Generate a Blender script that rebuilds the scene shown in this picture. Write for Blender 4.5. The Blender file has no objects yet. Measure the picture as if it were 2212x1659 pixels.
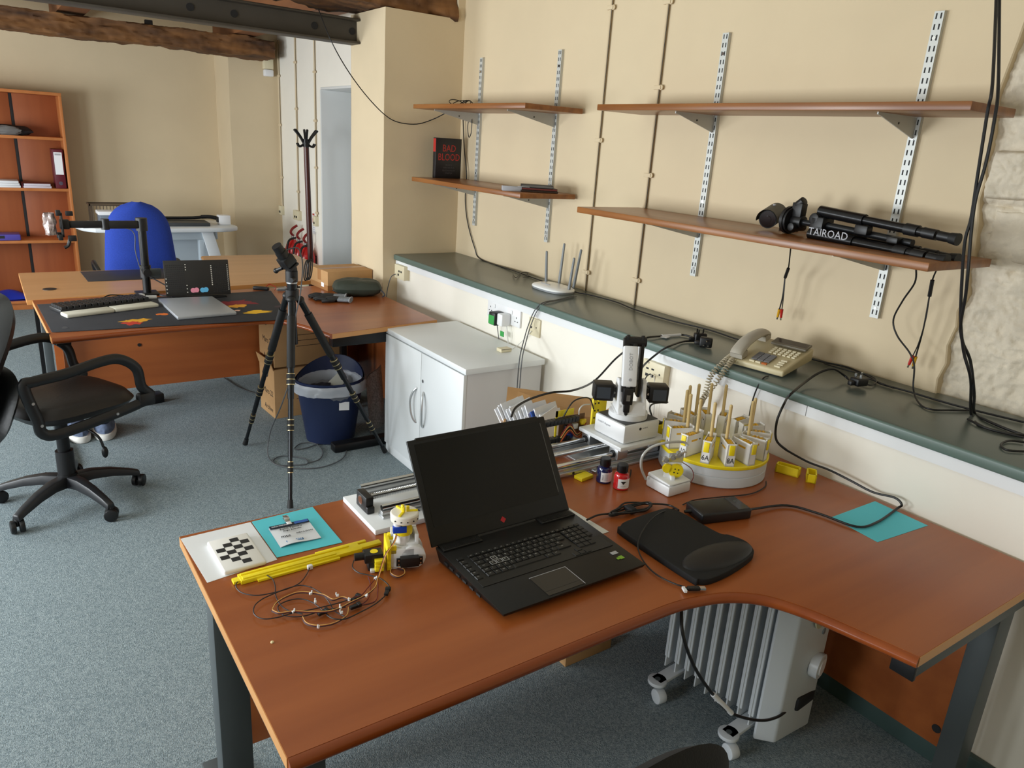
import bpy, bmesh, math, random
from mathutils import Vector, Matrix, Euler
random.seed(7)
SC = bpy.context.scene
COL = SC.collection
PI = math.pi

# ------------------------------------------------------------------ camera
cam_d = bpy.data.cameras.new('camera'); cam = bpy.data.objects.new('camera', cam_d); COL.objects.link(cam)
cam_d.sensor_width = 36.0; cam_d.lens = 26.08; cam_d.clip_start = 0.02; cam_d.clip_end = 60
cr = (0.82330399, -0.56403152, 0.06355296); cu = (0.1228717, 0.28641727, 0.9501935); cb = (-0.55414175, -0.77448924, 0.30511199)
cam.matrix_world = Matrix(((cr[0], cu[0], cb[0], 0.0), (cr[1], cu[1], cb[1], 0.0), (cr[2], cu[2], cb[2], 1.70), (0, 0, 0, 1)))
SC.camera = cam

# ------------------------------------------------------------------ world, daylight through the windows, exposure
w = bpy.data.worlds.new('sky'); SC.world = w; w.use_nodes = True
w.node_tree.nodes['Background'].inputs[0].default_value = (0.80, 0.90, 1.0, 1)
w.node_tree.nodes['Background'].inputs[1].default_value = 1.0
SC.view_settings.view_transform = 'Standard'; SC.view_settings.look = 'None'
SC.view_settings.exposure = 0.30; SC.view_settings.gamma = 1.0; SC.view_settings.use_curve_mapping = False
SC.cycles.use_denoising = True
SC.cycles.max_bounces = 8; SC.cycles.diffuse_bounces = 5
SC.cycles.sample_clamp_indirect = 6.0
WINDOWS = [(0.7, 1.7, 42), (2.8, 4.2, 100), (5.4, 6.7, 66)]
WZ0, WZ1 = 0.65, 1.75                                           # sill and head of the windows   # y range of the left-hand windows, lamp power
for y0, y1, pw in WINDOWS:
    l = bpy.data.lights.new('daylight', 'AREA'); l.shape = 'RECTANGLE'
    l.size = y1 - y0; l.size_y = WZ1 - WZ0 - .04; l.energy = pw; l.color = (0.90, 0.96, 1.0)
    lo = bpy.data.objects.new('daylight', l); COL.objects.link(lo)
    lo.location = (-2.36, (y0 + y1) / 2, (WZ0 + WZ1) / 2)
    lo.rotation_euler = (PI / 2, 0, -PI / 2)

# ------------------------------------------------------------------ helpers
def lin(c):
    if isinstance(c, str):
        c = c.lstrip('#'); c = [int(c[i:i + 2], 16) / 255 for i in (0, 2, 4)]
    return tuple((x / 12.92 if x <= 0.04045 else ((x + 0.055) / 1.055) ** 2.4) for x in c[:3])

MATS = {}
def mat(name, col, rough=0.5, metal=0.0, var=0.0, vs=12.0, bump=0.0, bs=150.0, spec=0.5, coat=0.0, alpha=1.0, trans=0.0, vcol=None, stretch=None, detail=4.0):
    """procedural principled material: colour with noise variation and noise relief"""
    if name in MATS: return MATS[name]
    m = bpy.data.materials.new(name); m.use_nodes = True; MATS[name] = m
    nt = m.node_tree; N = nt.nodes; L = nt.links; b = N['Principled BSDF']
    c = lin(col); b.inputs['Base Color'].default_value = (*c, 1)
    b.inputs['Roughness'].default_value = rough; b.inputs['Metallic'].default_value = metal
    b.inputs['Specular IOR Level'].default_value = spec
    if coat: b.inputs['Coat Weight'].default_value = coat; b.inputs['Coat Roughness'].default_value = 0.15
    if alpha < 1: b.inputs['Alpha'].default_value = alpha
    if trans: b.inputs['Transmission Weight'].default_value = trans
    if var or bump:
        tc = N.new('ShaderNodeTexCoord'); mp = N.new('ShaderNodeMapping'); L.new(tc.outputs['Object'], mp.inputs[0])
        if stretch: mp.inputs['Scale'].default_value = stretch
    if var:
        n = N.new('ShaderNodeTexNoise'); n.inputs['Scale'].default_value = vs; n.inputs['Detail'].default_value = detail
        L.new(mp.outputs[0], n.inputs['Vector'])
        r = N.new('ShaderNodeValToRGB'); L.new(n.outputs['Fac'], r.inputs[0])
        c2 = lin(vcol) if vcol else tuple(x * (1 - var) for x in c)
        c1 = c if vcol else tuple(min(1, x * (1 + var)) for x in c)
        r.color_ramp.elements[0].position = 0.32; r.color_ramp.elements[1].position = 0.68
        r.color_ramp.elements[0].color = (*c2, 1); r.color_ramp.elements[1].color = (*c1, 1)
        L.new(r.outputs[0], b.inputs['Base Color'])
    if bump:
        n2 = N.new('ShaderNodeTexNoise'); n2.inputs['Scale'].default_value = bs; n2.inputs['Detail'].default_value = 3
        L.new(mp.outputs[0], n2.inputs['Vector'])
        bp = N.new('ShaderNodeBump'); bp.inputs['Strength'].default_value = bump; bp.inputs['Distance'].default_value = 0.004
        L.new(n2.outputs['Fac'], bp.inputs['Height']); L.new(bp.outputs[0], b.inputs['Normal'])
    return m

def rotm(rx=0, ry=0, rz=0): return Euler((rx, ry, rz)).to_matrix().to_4x4()
def T(x, y, z): return Matrix.Translation((x, y, z))
def frame(p, xd, zd=(0, 0, 1)):
    """matrix at p with local x along xd and local z as near zd as it can be"""
    x = Vector(xd).normalized(); z = Vector(zd); y = z.cross(x)
    if y.length < 1e-6: y = Vector((0, 1, 0)).cross(x)
    y.normalize(); z = x.cross(y)
    m = Matrix((x, y, z)).transposed().to_4x4(); m.translation = Vector(p); return m

def smooth(pts, n=6, closed=False):
    P = [Vector(p) for p in pts]; k = len(P); out = []
    if k < 3: return P
    g = (lambda i: P[i % k]) if closed else (lambda i: P[max(0, min(k - 1, i))])
    for i in range(k if closed else k - 1):
        a, b, c, d = g(i - 1), g(i), g(i + 1), g(i + 2)
        for j in range(n):
            t = j / n
            out.append(0.5 * ((2 * b) + (-a + c) * t + (2 * a - 5 * b + 4 * c - d) * t * t + (-a + 3 * b - 3 * c + d) * t ** 3))
    if not closed: out.append(P[-1])
    return out

class MB:
    """collects shapes of ONE part and links them as one mesh object"""
    def __init__(s): s.v = []; s.f = []
    def add(s, vs, fs, M=None):
        o = len(s.v)
        s.v += [tuple((M @ Vector(v)) if M else v) for v in vs]
        s.f += [tuple(i + o for i in f) for f in fs]; return s
    def box(s, x0, y0, z0, x1, y1, z1, M=None):
        vs = [(x, y, z) for z in (z0, z1) for y in (y0, y1) for x in (x0, x1)]
        return s.add(vs, [(0, 2, 3, 1), (4, 5, 7, 6), (0, 1, 5, 4), (2, 6, 7, 3), (0, 4, 6, 2), (1, 3, 7, 5)], M)
    def cbox(s, c, d, M=None):
        return s.box(c[0] - d[0] / 2, c[1] - d[1] / 2, c[2] - d[2] / 2, c[0] + d[0] / 2, c[1] + d[1] / 2, c[2] + d[2] / 2, M)
    def cyl(s, p0, p1, r0, r1=None, n=16, cap=True, M=None):
        r1 = r0 if r1 is None else r1
        p0 = Vector(p0); p1 = Vector(p1); d = (p1 - p0).normalized()
        u = d.orthogonal().normalized(); v = d.cross(u); vs = []
        for p, r in ((p0, r0), (p1, r1)):
            vs += [tuple(p + (u * math.cos(2 * PI * i / n) + v * math.sin(2 * PI * i / n)) * r) for i in range(n)]
        fs = [(i, (i + 1) % n, n + (i + 1) % n, n + i) for i in range(n)]
        if cap: fs += [tuple(range(n - 1, -1, -1)), tuple(range(n, 2 * n))]
        return s.add(vs, fs, M)
    def tube(s, pts, r, n=8, closed=False, sm=0, M=None, flat=None):
        """sweep along pts; r a number or list; flat=(a,b) an elliptic section"""
        if sm: pts = smooth(pts, sm, closed)
        P = [Vector(p) for p in pts]; k = len(P); vs = []; u = None
        for i, p in enumerate(P):
            if closed: d = P[(i + 1) % k] - P[i - 1]
            else: d = P[min(i + 1, k - 1)] - P[max(i - 1, 0)]
            if d.length < 1e-9: d = Vector((0, 0, 1))
            d.normalize()
            if u is None: u = d.orthogonal() if abs(d.z) > .9 else d.cross(Vector((0, 0, 1)))
            u = (u - d * u.dot(d))
            if u.length < 1e-6: u = d.orthogonal()
            u.normalize(); v = d.cross(u)
            rr = r[min(len(r) - 1, int(i * len(r) / k))] if isinstance(r, (list, tuple)) else r
            a, b = (rr, rr) if not flat else flat
            vs += [tuple(p + u * math.cos(2 * PI * j / n) * a + v * math.sin(2 * PI * j / n) * b) for j in range(n)]
        fs = []
        for i in range(k if closed else k - 1):
            a = i * n; b = ((i + 1) % k) * n
            fs += [(a + j, a + (j + 1) % n, b + (j + 1) % n, b + j) for j in range(n)]
        if not closed: fs += [tuple(range(n - 1, -1, -1)), tuple(range((k - 1) * n, k * n))]
        return s.add(vs, fs, M)
    def lathe(s, prof, n=24, M=None, c=(0, 0, 0)):
        vs = []; fs = []; k = len(prof)
        for r, z in prof:
            vs += [(c[0] + r * math.cos(2 * PI * j / n), c[1] + r * math.sin(2 * PI * j / n), c[2] + z) for j in range(n)]
        for i in range(k - 1):
            fs += [(i * n + j, i * n + (j + 1) % n, (i + 1) * n + (j + 1) % n, (i + 1) * n + j) for j in range(n)]
        if prof[0][0] > 1e-6: fs.append(tuple(range(n - 1, -1, -1)))
        if prof[-1][0] > 1e-6: fs.append(tuple(range((k - 1) * n, k * n)))
        return s.add(vs, fs, M)
    def prism(s, poly, z0, z1, M=None):
        n = len(poly)
        vs = [(x, y, z0) for x, y in poly] + [(x, y, z1) for x, y in poly]
        fs = [tuple(range(n - 1, -1, -1)), tuple(range(n, 2 * n))] + [(i, (i + 1) % n, n + (i + 1) % n, n + i) for i in range(n)]
        return s.add(vs, fs, M)
    def sphere(s, c, r, nu=16, nv=10, M=None):
        r = (r, r, r) if isinstance(r, (int, float)) else r
        vs = [(c[0], c[1], c[2] - r[2])]; fs = []
        for i in range(1, nv):
            a = -PI / 2 + PI * i / nv
            vs += [(c[0] + r[0] * math.cos(a) * math.cos(2 * PI * j / nu), c[1] + r[1] * math.cos(a) * math.sin(2 * PI * j / nu), c[2] + r[2] * math.sin(a)) for j in range(nu)]
        vs.append((c[0], c[1], c[2] + r[2])); e = len(vs) - 1
        fs += [(0, 1 + (j + 1) % nu, 1 + j) for j in range(nu)]
        for i in range(nv - 2):
            a = 1 + i * nu; b = a + nu
            fs += [(a + j, a + (j + 1) % nu, b + (j + 1) % nu, b + j) for j in range(nu)]
        a = 1 + (nv - 2) * nu
        fs += [(a + j, a + (j + 1) % nu, e) for j in range(nu)]
        return s.add(vs, fs, M)
    def grid(s, f, nu, nv, M=None):
        vs = [f(i / nu, j / nv) for j in range(nv + 1) for i in range(nu + 1)]; w_ = nu + 1
        return s.add(vs, [(j * w_ + i, j * w_ + i + 1, (j + 1) * w_ + i + 1, (j + 1) * w_ + i) for j in range(nv) for i in range(nu)], M)
    def build(s, name, m, parent=None, bev=0.0, seg=2, sharp=35, world=False):
        me = bpy.data.meshes.new(name)
        vs = s.v; off = Vector((0, 0, 0)); inv = None
        if parent is None:
            lo = [min(v[i] for v in vs) for i in range(3)]; hi = [max(v[i] for v in vs) for i in range(3)]
            off = Vector(((lo[0] + hi[0]) / 2, (lo[1] + hi[1]) / 2, lo[2]))
            vs = [(v[0] - off.x, v[1] - off.y, v[2] - off.z) for v in vs]
        elif world:
            inv = wm(parent).inverted(); vs = [tuple(inv @ Vector(v)) for v in vs]
        me.from_pydata(vs, [], s.f); me.update()
        bm = bmesh.new(); bm.from_mesh(me)
        bmesh.ops.recalc_face_normals(bm, faces=bm.faces)
        if bev:
            es = [e for e in bm.edges if len(e.link_faces) == 2 and e.calc_face_angle(0) > 0.7]
            if es: bmesh.ops.bevel(bm, geom=es, offset=bev, segments=seg, profile=0.5, affect='EDGES', clamp_overlap=True)
        bm.to_mesh(me); bm.free()
        me.polygons.foreach_set('use_smooth', [True] * len(me.polygons))
        me.set_sharp_from_angle(angle=math.radians(sharp))
        ms = m if isinstance(m, (list, tuple)) else [m]
        for x in ms: me.materials.append(x)
        o = bpy.data.objects.new(name, me); COL.objects.link(o)
        if parent is not None: o.parent = parent
        else: o.location = off
        return o

def wm(o):
    m = Matrix.LocRotScale(o.location, o.rotation_euler, o.scale)
    return (wm(o.parent) @ m) if o.parent else m
def tag(o, label=None, cat=None, group=None, kind=None):
    if label: o['label'] = label
    if cat: o['category'] = cat
    if group: o['group'] = group
    if kind: o['kind'] = kind
    return o
def thing(name, label, cat, loc=(0, 0, 0), rz=0.0, group=None, rot=None):
    o = bpy.data.objects.new(name, None); COL.objects.link(o); o.empty_display_size = 0.05
    o.location = loc; o.rotation_euler = rot if rot else (0, 0, rz)
    return tag(o, label, cat, group)
def struct(mb, name, m, parent=None, **k):
    o = mb.build(name, m, parent, **k)
    if parent is None: o['kind'] = 'structure'
    return o
def dup(o, parent=None, loc=None, rz=None):
    c = o.copy(); COL.objects.link(c); c.parent = parent
    if loc is not None: c.location = loc
    if rz is not None: c.rotation_euler = (0, 0, rz)
    for ch in list(o.children): dup(ch, c)
    return c
def box(*a): return MB().box(*a)
_fc = {}
def text(name, s, size, M, m, parent, depth=0.0003, align='CENTER', sx=1.0):
    """raised or printed lettering; M places the baseline middle, local x along the line, local z out of the surface"""
    cu_ = bpy.data.curves.new('lettering', 'FONT'); cu_.body = s; cu_.size = size; cu_.align_x = align; cu_.align_y = 'CENTER'
    cu_.extrude = depth; cu_.resolution_u = 2
    to = bpy.data.objects.new('lettering', cu_); COL.objects.link(to)
    dg = bpy.context.evaluated_depsgraph_get()
    me = bpy.data.meshes.new_from_object(to.evaluated_get(dg))
    bpy.data.objects.remove(to); bpy.data.curves.remove(cu_)
    me.transform(Matrix.Diagonal((sx, 1, 1, 1))); me.transform(M)
    me.materials.clear(); me.materials.append(m)
    o = bpy.data.objects.new(name, me); COL.objects.link(o); o.parent = parent
    return o
def cable(name, label, pts, r, m, sm=6, cat='cable', group=None, n=8):
    return tag(MB().tube(pts, r, n=n, sm=sm).build(name, m), label, cat, group)

# ------------------------------------------------------------------ shared materials
def wood(name, base, dark, axis=0, rough=0.35, scale=9.0, coat=0.0):
    st = [1.0, 1.0, 1.0]; st = [0.07 if i == axis else 1.0 for i in range(3)]
    return mat(name, base, rough, 0, 0.2, scale, 0.03, 60, vcol=dark, stretch=st, coat=coat, detail=8)
M_deskx = wood('desk_laminate', '#a45a2b', '#944d22', 0, 0.30, 14)
M_desky = wood('desk_panel_laminate', '#ad612f', '#9a5226', 0, 0.42, 12)
M_edge = wood('desk_edge_band', '#d29a5e', '#c48a4e', 0, 0.4)
M_fard = wood('far_desk_laminate', '#cf9d6c', '#c59261', 0, 0.34, 12)
M_roll = wood('desk_front_roll', '#944818', '#823b12', 0, 0.26, 14)
M_shelf = wood('oak_shelf_board', '#97602f', '#7a4922', 1, 0.33, 26)
M_bookc = wood('bookcase_beech', '#c47c46', '#b56c39', 2, 0.4, 10)
M_bookb = wood('bookcase_back_beech', '#a55c33', '#96502b', 2, 0.5, 10)
M_blk = mat('black_plastic', '#101012', 0.45)
M_blkm = mat('black_metal', '#161719', 0.38, 0.3)
M_rub = mat('black_rubber', '#0c0c0d', 0.6)
M_gry = mat('grey_green_steel_paint', '#4c5254', 0.45, 0.2)
M_wht = mat('white_plastic', '#e9eaec', 0.35)
M_whtp = mat('white_paint_metal', '#e6e8ea', 0.4)
M_ivory = mat('ivory_plastic', '#ddd3b4', 0.4)
M_yel = mat('yellow_printed_plastic', '#f2da18', 0.45, 0, 0.05, 40, 0.08, 500)
M_alu = mat('brushed_aluminium', '#c4c6c8', 0.32, 0.85)
M_chrome = mat('chrome', '#d8dadc', 0.15, 1.0)
M_paper = mat('white_paper', '#eceef2', 0.7)
M_cyan = mat('cyan_card', '#5accdb', 0.65)
M_card = mat('brown_cardboard', '#b68c5c', 0.75, 0, 0.08, 8, 0.05, 90)
M_red = mat('red_enamel', '#c4181a', 0.25, coat=0.4)
M_tape = mat('clear_brown_tape', '#a2754a', 0.3)
M_cord = mat('black_cord', '#131315', 0.45)
M_gcord = mat('grey_cord', '#55585c', 0.5)
M_wcord = mat('white_cord', '#dad9d4', 0.45)
M_dkprint = mat('dark_print', '#1c1c1e', 0.6)
M_gprint = mat('grey_print', '#a9aab0', 0.5)
M_brass = mat('pale_gold_ring', '#cbb98c', 0.3, 0.8)
M_slot = mat('dark_slot', '#1b1b1c', 0.7)
# routes of the cords, metres
W = {
  'wA': [(0.52,1.487,0.737),(0.504,1.461,0.737),(0.477,1.432,0.737),(0.447,1.422,0.737),(0.411,1.422,0.737),(0.378,1.43,0.737),(0.355,1.455,0.737),(0.351,1.486,0.737),(0.364,1.505,0.737),(0.387,1.514,0.737),(0.415,1.504,0.737),(0.428,1.478,0.737),(0.425,1.445,0.737),(0.415,1.41,0.737),(0.413,1.371,0.737),(0.421,1.343,0.737),(0.442,1.317,0.737)],
  'wB': [(0.49,1.399,0.74),(0.472,1.417,0.74),(0.444,1.419,0.74),(0.416,1.414,0.74),(0.386,1.406,0.74),(0.364,1.389,0.74),(0.355,1.361,0.74),(0.365,1.337,0.74),(0.391,1.327,0.74),(0.425,1.326,0.74),(0.473,1.318,0.74),(0.524,1.314,0.74),(0.557,1.316,0.74)],
  'wC': [(0.487,1.289,0.736),(0.477,1.342,0.736),(0.457,1.373,0.736),(0.428,1.379,0.736),(0.406,1.367,0.736),(0.408,1.333,0.736),(0.44,1.311,0.736),(0.483,1.31,0.736),(0.53,1.298,0.736)],
  'wD': [(0.491,1.402,0.738),(0.503,1.364,0.738),(0.505,1.328,0.738),(0.503,1.295,0.738),(0.514,1.266,0.738)],
  'wE': [(0.39,1.357,0.739),(0.405,1.377,0.739),(0.428,1.389,0.739),(0.458,1.393,0.739),(0.482,1.379,0.739),(0.503,1.357,0.739),(0.514,1.331,0.739),(0.535,1.33,0.739),(0.545,1.314,0.739)],
  'wF': [(0.389,1.352,0.742),(0.399,1.335,0.742),(0.426,1.327,0.742),(0.456,1.308,0.742),(0.489,1.292,0.742),(0.515,1.292,0.742),(0.544,1.3,0.742),(0.581,1.309,0.742),(0.612,1.328,0.742),(0.632,1.36,0.742)],
  'wG': [(0.438,1.307,0.736),(0.438,1.284,0.736),(0.453,1.265,0.736),(0.48,1.256,0.736),(0.504,1.26,0.736),(0.521,1.27,0.736),(0.533,1.292,0.736)],
  'wH': [(0.618,1.461,0.738),(0.603,1.434,0.738),(0.606,1.406,0.738),(0.621,1.387,0.738),(0.639,1.361,0.738),(0.644,1.328,0.738),(0.636,1.306,0.738),(0.617,1.291,0.738),(0.585,1.274,0.738),(0.55,1.264,0.738),(0.513,1.257,0.738),(0.492,1.269,0.738),(0.484,1.287,0.738)],
  'wI': [(0.62,1.383,0.736),(0.609,1.346,0.736),(0.584,1.303,0.736),(0.556,1.289,0.736)],
  'wJ': [(0.625,1.357,0.743),(0.598,1.334,0.743),(0.572,1.313,0.743),(0.555,1.312,0.743)],
  'wK': [(0.632,1.358,0.737),(0.617,1.324,0.737),(0.593,1.286,0.737),(0.558,1.288,0.737)],
  'wS': [(0.689,1.398,0.735),(0.671,1.374,0.735),(0.678,1.35,0.735),(0.697,1.354,0.735),(0.704,1.373,0.735),(0.694,1.384,0.735)],
  'ties': [(0.48,1.373,0.742),(0.478,1.339,0.742),(0.528,1.339,0.742),(0.544,1.312,0.742),(0.581,1.307,0.742),(0.426,1.327,0.742),(0.516,1.293,0.742),(0.512,1.277,0.742),(0.453,1.254,0.742),(0.627,1.36,0.742)],
  'plugs': [(0.479,1.3,0.739),(0.559,1.314,0.739),(0.546,1.287,0.739),(0.629,1.303,0.739)],
  'dc1': [(1.238,1.339,0.748),(1.289,1.355,0.742),(1.327,1.355,0.737),(1.346,1.351,0.737)],
  'bundle': [(1.323,1.345,0.74),(1.391,1.362,0.74),(1.461,1.359,0.74),(1.489,1.344,0.74),(1.464,1.315,0.74),(1.398,1.312,0.74),(1.322,1.315,0.74),(1.308,1.328,0.74)],
  'dc2': [(1.479,1.339,0.74),(1.508,1.321,0.74),(1.524,1.3,0.74),(1.508,1.258,0.75)],
  'ac': [(1.681,1.161,0.752),(1.734,1.168,0.742),(1.85,1.143,0.7365),(1.892,1.063,0.7365),(1.919,0.962,0.7365),(2.003,0.948,0.7365),(2.145,0.968,0.7365),(2.15,0.96,0.752),(2.15,0.985,0.764),(2.145,1.05,0.755),(2.14,1.127,0.764),(2.14,1.202,0.769),(2.14,1.278,0.766),(2.14,1.362,0.775)],
  'ac_up': [(2.14,1.362,0.775),(2.14,1.409,0.796),(2.14,1.42,0.861),(2.145,1.407,0.932),(2.07,1.344,0.99),(2.222,1.394,1.0),(2.309,1.403,1.02),(2.369,1.39,1.03),(2.432,1.379,1.0),(2.415,1.344,0.992)],
  'thin': [(1.941,1.287,0.734),(1.901,1.262,0.734),(1.816,1.251,0.734),(1.705,1.283,0.734),(1.626,1.303,0.734),(1.571,1.298,0.734)],
  'mouse': [(1.536,1.289,0.735),(1.482,1.279,0.745),(1.422,1.257,0.757),(1.364,1.234,0.757),(1.301,1.197,0.757),(1.262,1.166,0.75),(1.247,1.135,0.737),(1.231,1.087,0.735),(1.229,1.046,0.735),(1.239,1.009,0.735),(1.25,0.99,0.735)],
  'mplug': [(1.244,0.978,0.739),(1.272,0.964,0.739),(1.286,0.954,0.739)],
  'dob1': [(1.402,1.95,0.812),(1.441,1.98,0.831),(1.53,2.02,0.836),(1.647,2.05,0.835),(1.759,2.05,0.83),(2.0,2.205,0.792),(2.1,2.2,0.877),(2.14,2.142,0.95),(2.155,2.095,0.988),(2.25,2.097,0.987),(2.348,2.085,0.987),(2.367,2.037,0.987)],
  'dob2': [(1.792,1.75,0.99),(2.05,1.977,0.924),(2.13,1.998,0.95),(2.125,1.946,0.99),(2.266,1.995,0.987),(2.33,1.979,0.987)],
  'usbg': [(1.793,1.62,0.864),(1.861,1.66,0.874),(1.95,1.76,0.86)],
  'phoneline': [(2.205,1.529,0.984),(2.169,1.521,0.984),(2.15,1.525,0.956),(2.15,1.537,0.898),(2.13,1.525,0.835),(2.1,1.493,0.755)],
  'rout': [(2.444,2.9,0.985),(2.298,2.848,0.985),(2.174,2.807,0.985),(2.145,2.83,0.943),(2.14,2.867,0.859),(2.069,2.8,0.799),(2.006,2.735,0.742),(1.996,2.725,0.619),(1.995,2.72,0.527),(2.004,2.72,0.382)],
  'wallcab': [(2.6,4.374,1.864),(2.6,4.34,1.666),(2.6,4.296,1.495),(2.61,4.317,1.346),(2.61,4.275,1.201),(2.61,4.173,1.048),(2.63,4.086,0.985),(2.57,3.651,0.985),(2.54,3.374,0.985),(2.514,3.006,0.985),(2.54,2.922,0.985),(2.556,2.723,0.985),(2.524,2.554,0.985),(2.518,2.331,0.985),(2.554,2.114,0.985),(2.54,1.924,0.985),(2.566,1.736,0.985),(2.577,1.576,0.985),(2.607,1.477,0.985),(2.563,1.357,0.985),(2.522,1.298,0.985),(2.529,1.201,0.985),(2.529,1.091,0.985),(2.54,0.993,0.985),(2.573,0.854,0.985)],
  'loopA': [(2.49,3.544,0.987),(2.436,3.434,0.987),(2.557,3.56,0.987),(2.621,3.578,0.987),(2.558,3.481,0.987),(2.478,3.424,0.987)],
  'loopB': [(2.557,1.543,0.987),(2.557,1.446,0.987),(2.574,1.364,0.987),(2.521,1.31,0.987),(2.459,1.296,0.987),(2.467,1.333,0.987),(2.53,1.347,0.987),(2.51,1.241,0.987)],
  'rough_floor': [(2.428,0.946,0.987),(2.359,0.922,0.987),(2.354,0.895,0.987),(2.458,0.888,0.987),(2.516,0.832,0.987)],
  'coil1': [(2.421,0.952,0.986),(2.386,0.883,0.986),(2.403,0.813,0.986),(2.411,0.789,0.986)],
  'coil2': [(2.367,0.772,0.986),(2.336,0.798,0.986),(2.278,0.795,0.986),(2.246,0.767,0.986),(2.283,0.738,0.986)],
  'hang1': [(2.36,1.15,2.237),(2.36,1.133,2.166),(2.2,1.016,1.934),(2.2,1.011,1.861),(2.2,0.997,1.703),(2.2,0.987,1.594),(2.2,0.988,1.532),(2.22,0.981,1.43),(2.25,0.97,1.31),(2.28,0.953,1.216),(2.32,0.932,1.133),(2.485,0.971,0.985),(2.397,0.901,0.985),(2.4,0.837,0.985),(2.437,0.8,0.985)],
  'hang2': [(2.38,1.15,2.24),(2.38,1.134,2.169),(2.24,1.02,1.938),(2.2,0.99,1.855),(2.2,0.984,1.739),(2.2,0.987,1.643),(2.2,0.978,1.558),(2.2,0.962,1.459),(2.22,0.96,1.381),(2.25,0.967,1.298),(2.28,0.962,1.242),(2.32,0.946,1.186),(2.36,0.929,1.085),(2.52,0.978,0.985),(2.477,0.93,0.985),(2.447,0.857,0.985),(2.437,0.8,0.985)],
  'rca1': [(2.45,1.701,1.405),(2.5,1.73,1.321),(2.52,1.751,1.281),(2.53,1.754,1.207),(2.54,1.765,1.152)],
  'rca1b': [(2.52,1.751,1.281),(2.52,1.744,1.218),(2.53,1.747,1.156)],
  'rca2': [(2.48,1.178,1.406),(2.5,1.192,1.372),(2.52,1.199,1.317),(2.54,1.203,1.204),(2.55,1.211,1.104)],
  'rca2b': [(2.52,1.199,1.317),(2.53,1.198,1.238),(2.54,1.207,1.155),(2.54,1.216,1.107)],
  'cab3': [(2.45,1.228,1.409),(2.47,1.231,1.359),(2.5,1.272,1.288),(2.52,1.299,1.216),(2.52,1.274,1.165),(2.5,1.21,1.123),(2.5,1.185,1.084),(2.5,1.17,1.007),(2.436,1.113,0.985),(2.405,1.059,0.985),(2.472,1.019,0.985),(2.534,0.991,0.985)],
  'ceilcab': [(1.694,4.5,2.368),(1.708,4.35,2.196),(1.807,4.36,2.057),(1.94,4.4,1.932),(2.065,4.41,1.833),(2.159,4.41,1.794),(2.282,4.4,1.791),(2.374,4.36,1.826),(2.427,4.28,1.871)],
  'sock1': [(2.13,4.349,0.863),(2.1,4.354,0.845),(2.08,4.358,0.779),(2.06,4.342,0.707)],
  'tripcab': [(1.115,3.5,1.154),(1.191,3.5,1.174),(1.213,3.5,1.14),(1.213,3.48,1.077),(1.186,3.45,0.95),(1.149,3.43,0.82),(1.126,3.42,0.593),(1.085,3.45,0.422),(1.121,3.78,0.15),(1.098,3.776,0.02),(1.101,3.654,0.005),(1.162,3.611,0.005),(1.25,3.588,0.005),(1.257,3.666,0.005),(1.168,3.745,0.005),(1.105,3.706,0.005),(1.113,3.629,0.005),(1.202,3.545,0.005),(1.317,3.515,0.005),(1.446,3.574,0.005),(1.526,3.716,0.005),(1.523,3.833,0.005),(1.439,3.834,0.005),(1.316,3.795,0.005),(1.257,3.809,0.005),(1.316,3.871,0.005),(1.385,3.837,0.005),(1.384,3.711,0.005),(1.33,3.617,0.005),(1.258,3.597,0.005)],
  'floorcab': [(1.244,5.244,0.005),(1.283,4.978,0.005),(1.352,4.788,0.005)],
  'tubeP': [(1.555,1.44,0.759),(1.529,1.44,0.803),(1.518,1.43,0.847),(1.541,1.42,0.875),(1.58,1.4,0.89),(1.64,1.39,0.885),(1.655,1.38,0.875)],
  'pumpcab': [(1.523,1.484,0.735),(1.599,1.502,0.735),(1.675,1.527,0.735),(1.729,1.549,0.735)],
  'heat': [(1.287,1.02,0.644),(1.269,0.99,0.596),(1.307,0.97,0.5),(1.388,0.96,0.389),(1.469,0.95,0.301),(1.599,0.945,0.221),(1.725,0.965,0.16),(1.825,0.99,0.127)],
  'monc': [(0.426,4.74,1.121),(0.62,4.74,1.12),(0.676,4.74,1.086),(0.674,4.74,0.994),(0.686,4.74,0.914),(0.701,4.74,0.859)],
  'whitec': [(2.055,2.939,0.725),(2.116,2.962,0.725),(2.16,2.948,0.766),(2.165,2.89,0.828)],
  'gplug': [(2.15,3.175,0.794),(2.16,3.177,0.747),(2.165,3.172,0.715)],
  'wplug': [(2.15,3.09,0.818),(2.15,3.075,0.76),(2.16,3.076,0.716)],
  'data1': [(2.13,2.021,0.858),(2.1,2.009,0.857),(2.05,1.977,0.848)],
  'data2': [(2.14,2.025,0.852),(2.15,2.033,0.808),(2.16,2.03,0.686)],
  'data3': [(2.14,2.007,0.853),(2.15,2.007,0.796),(2.16,2.002,0.676)],
}
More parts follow.
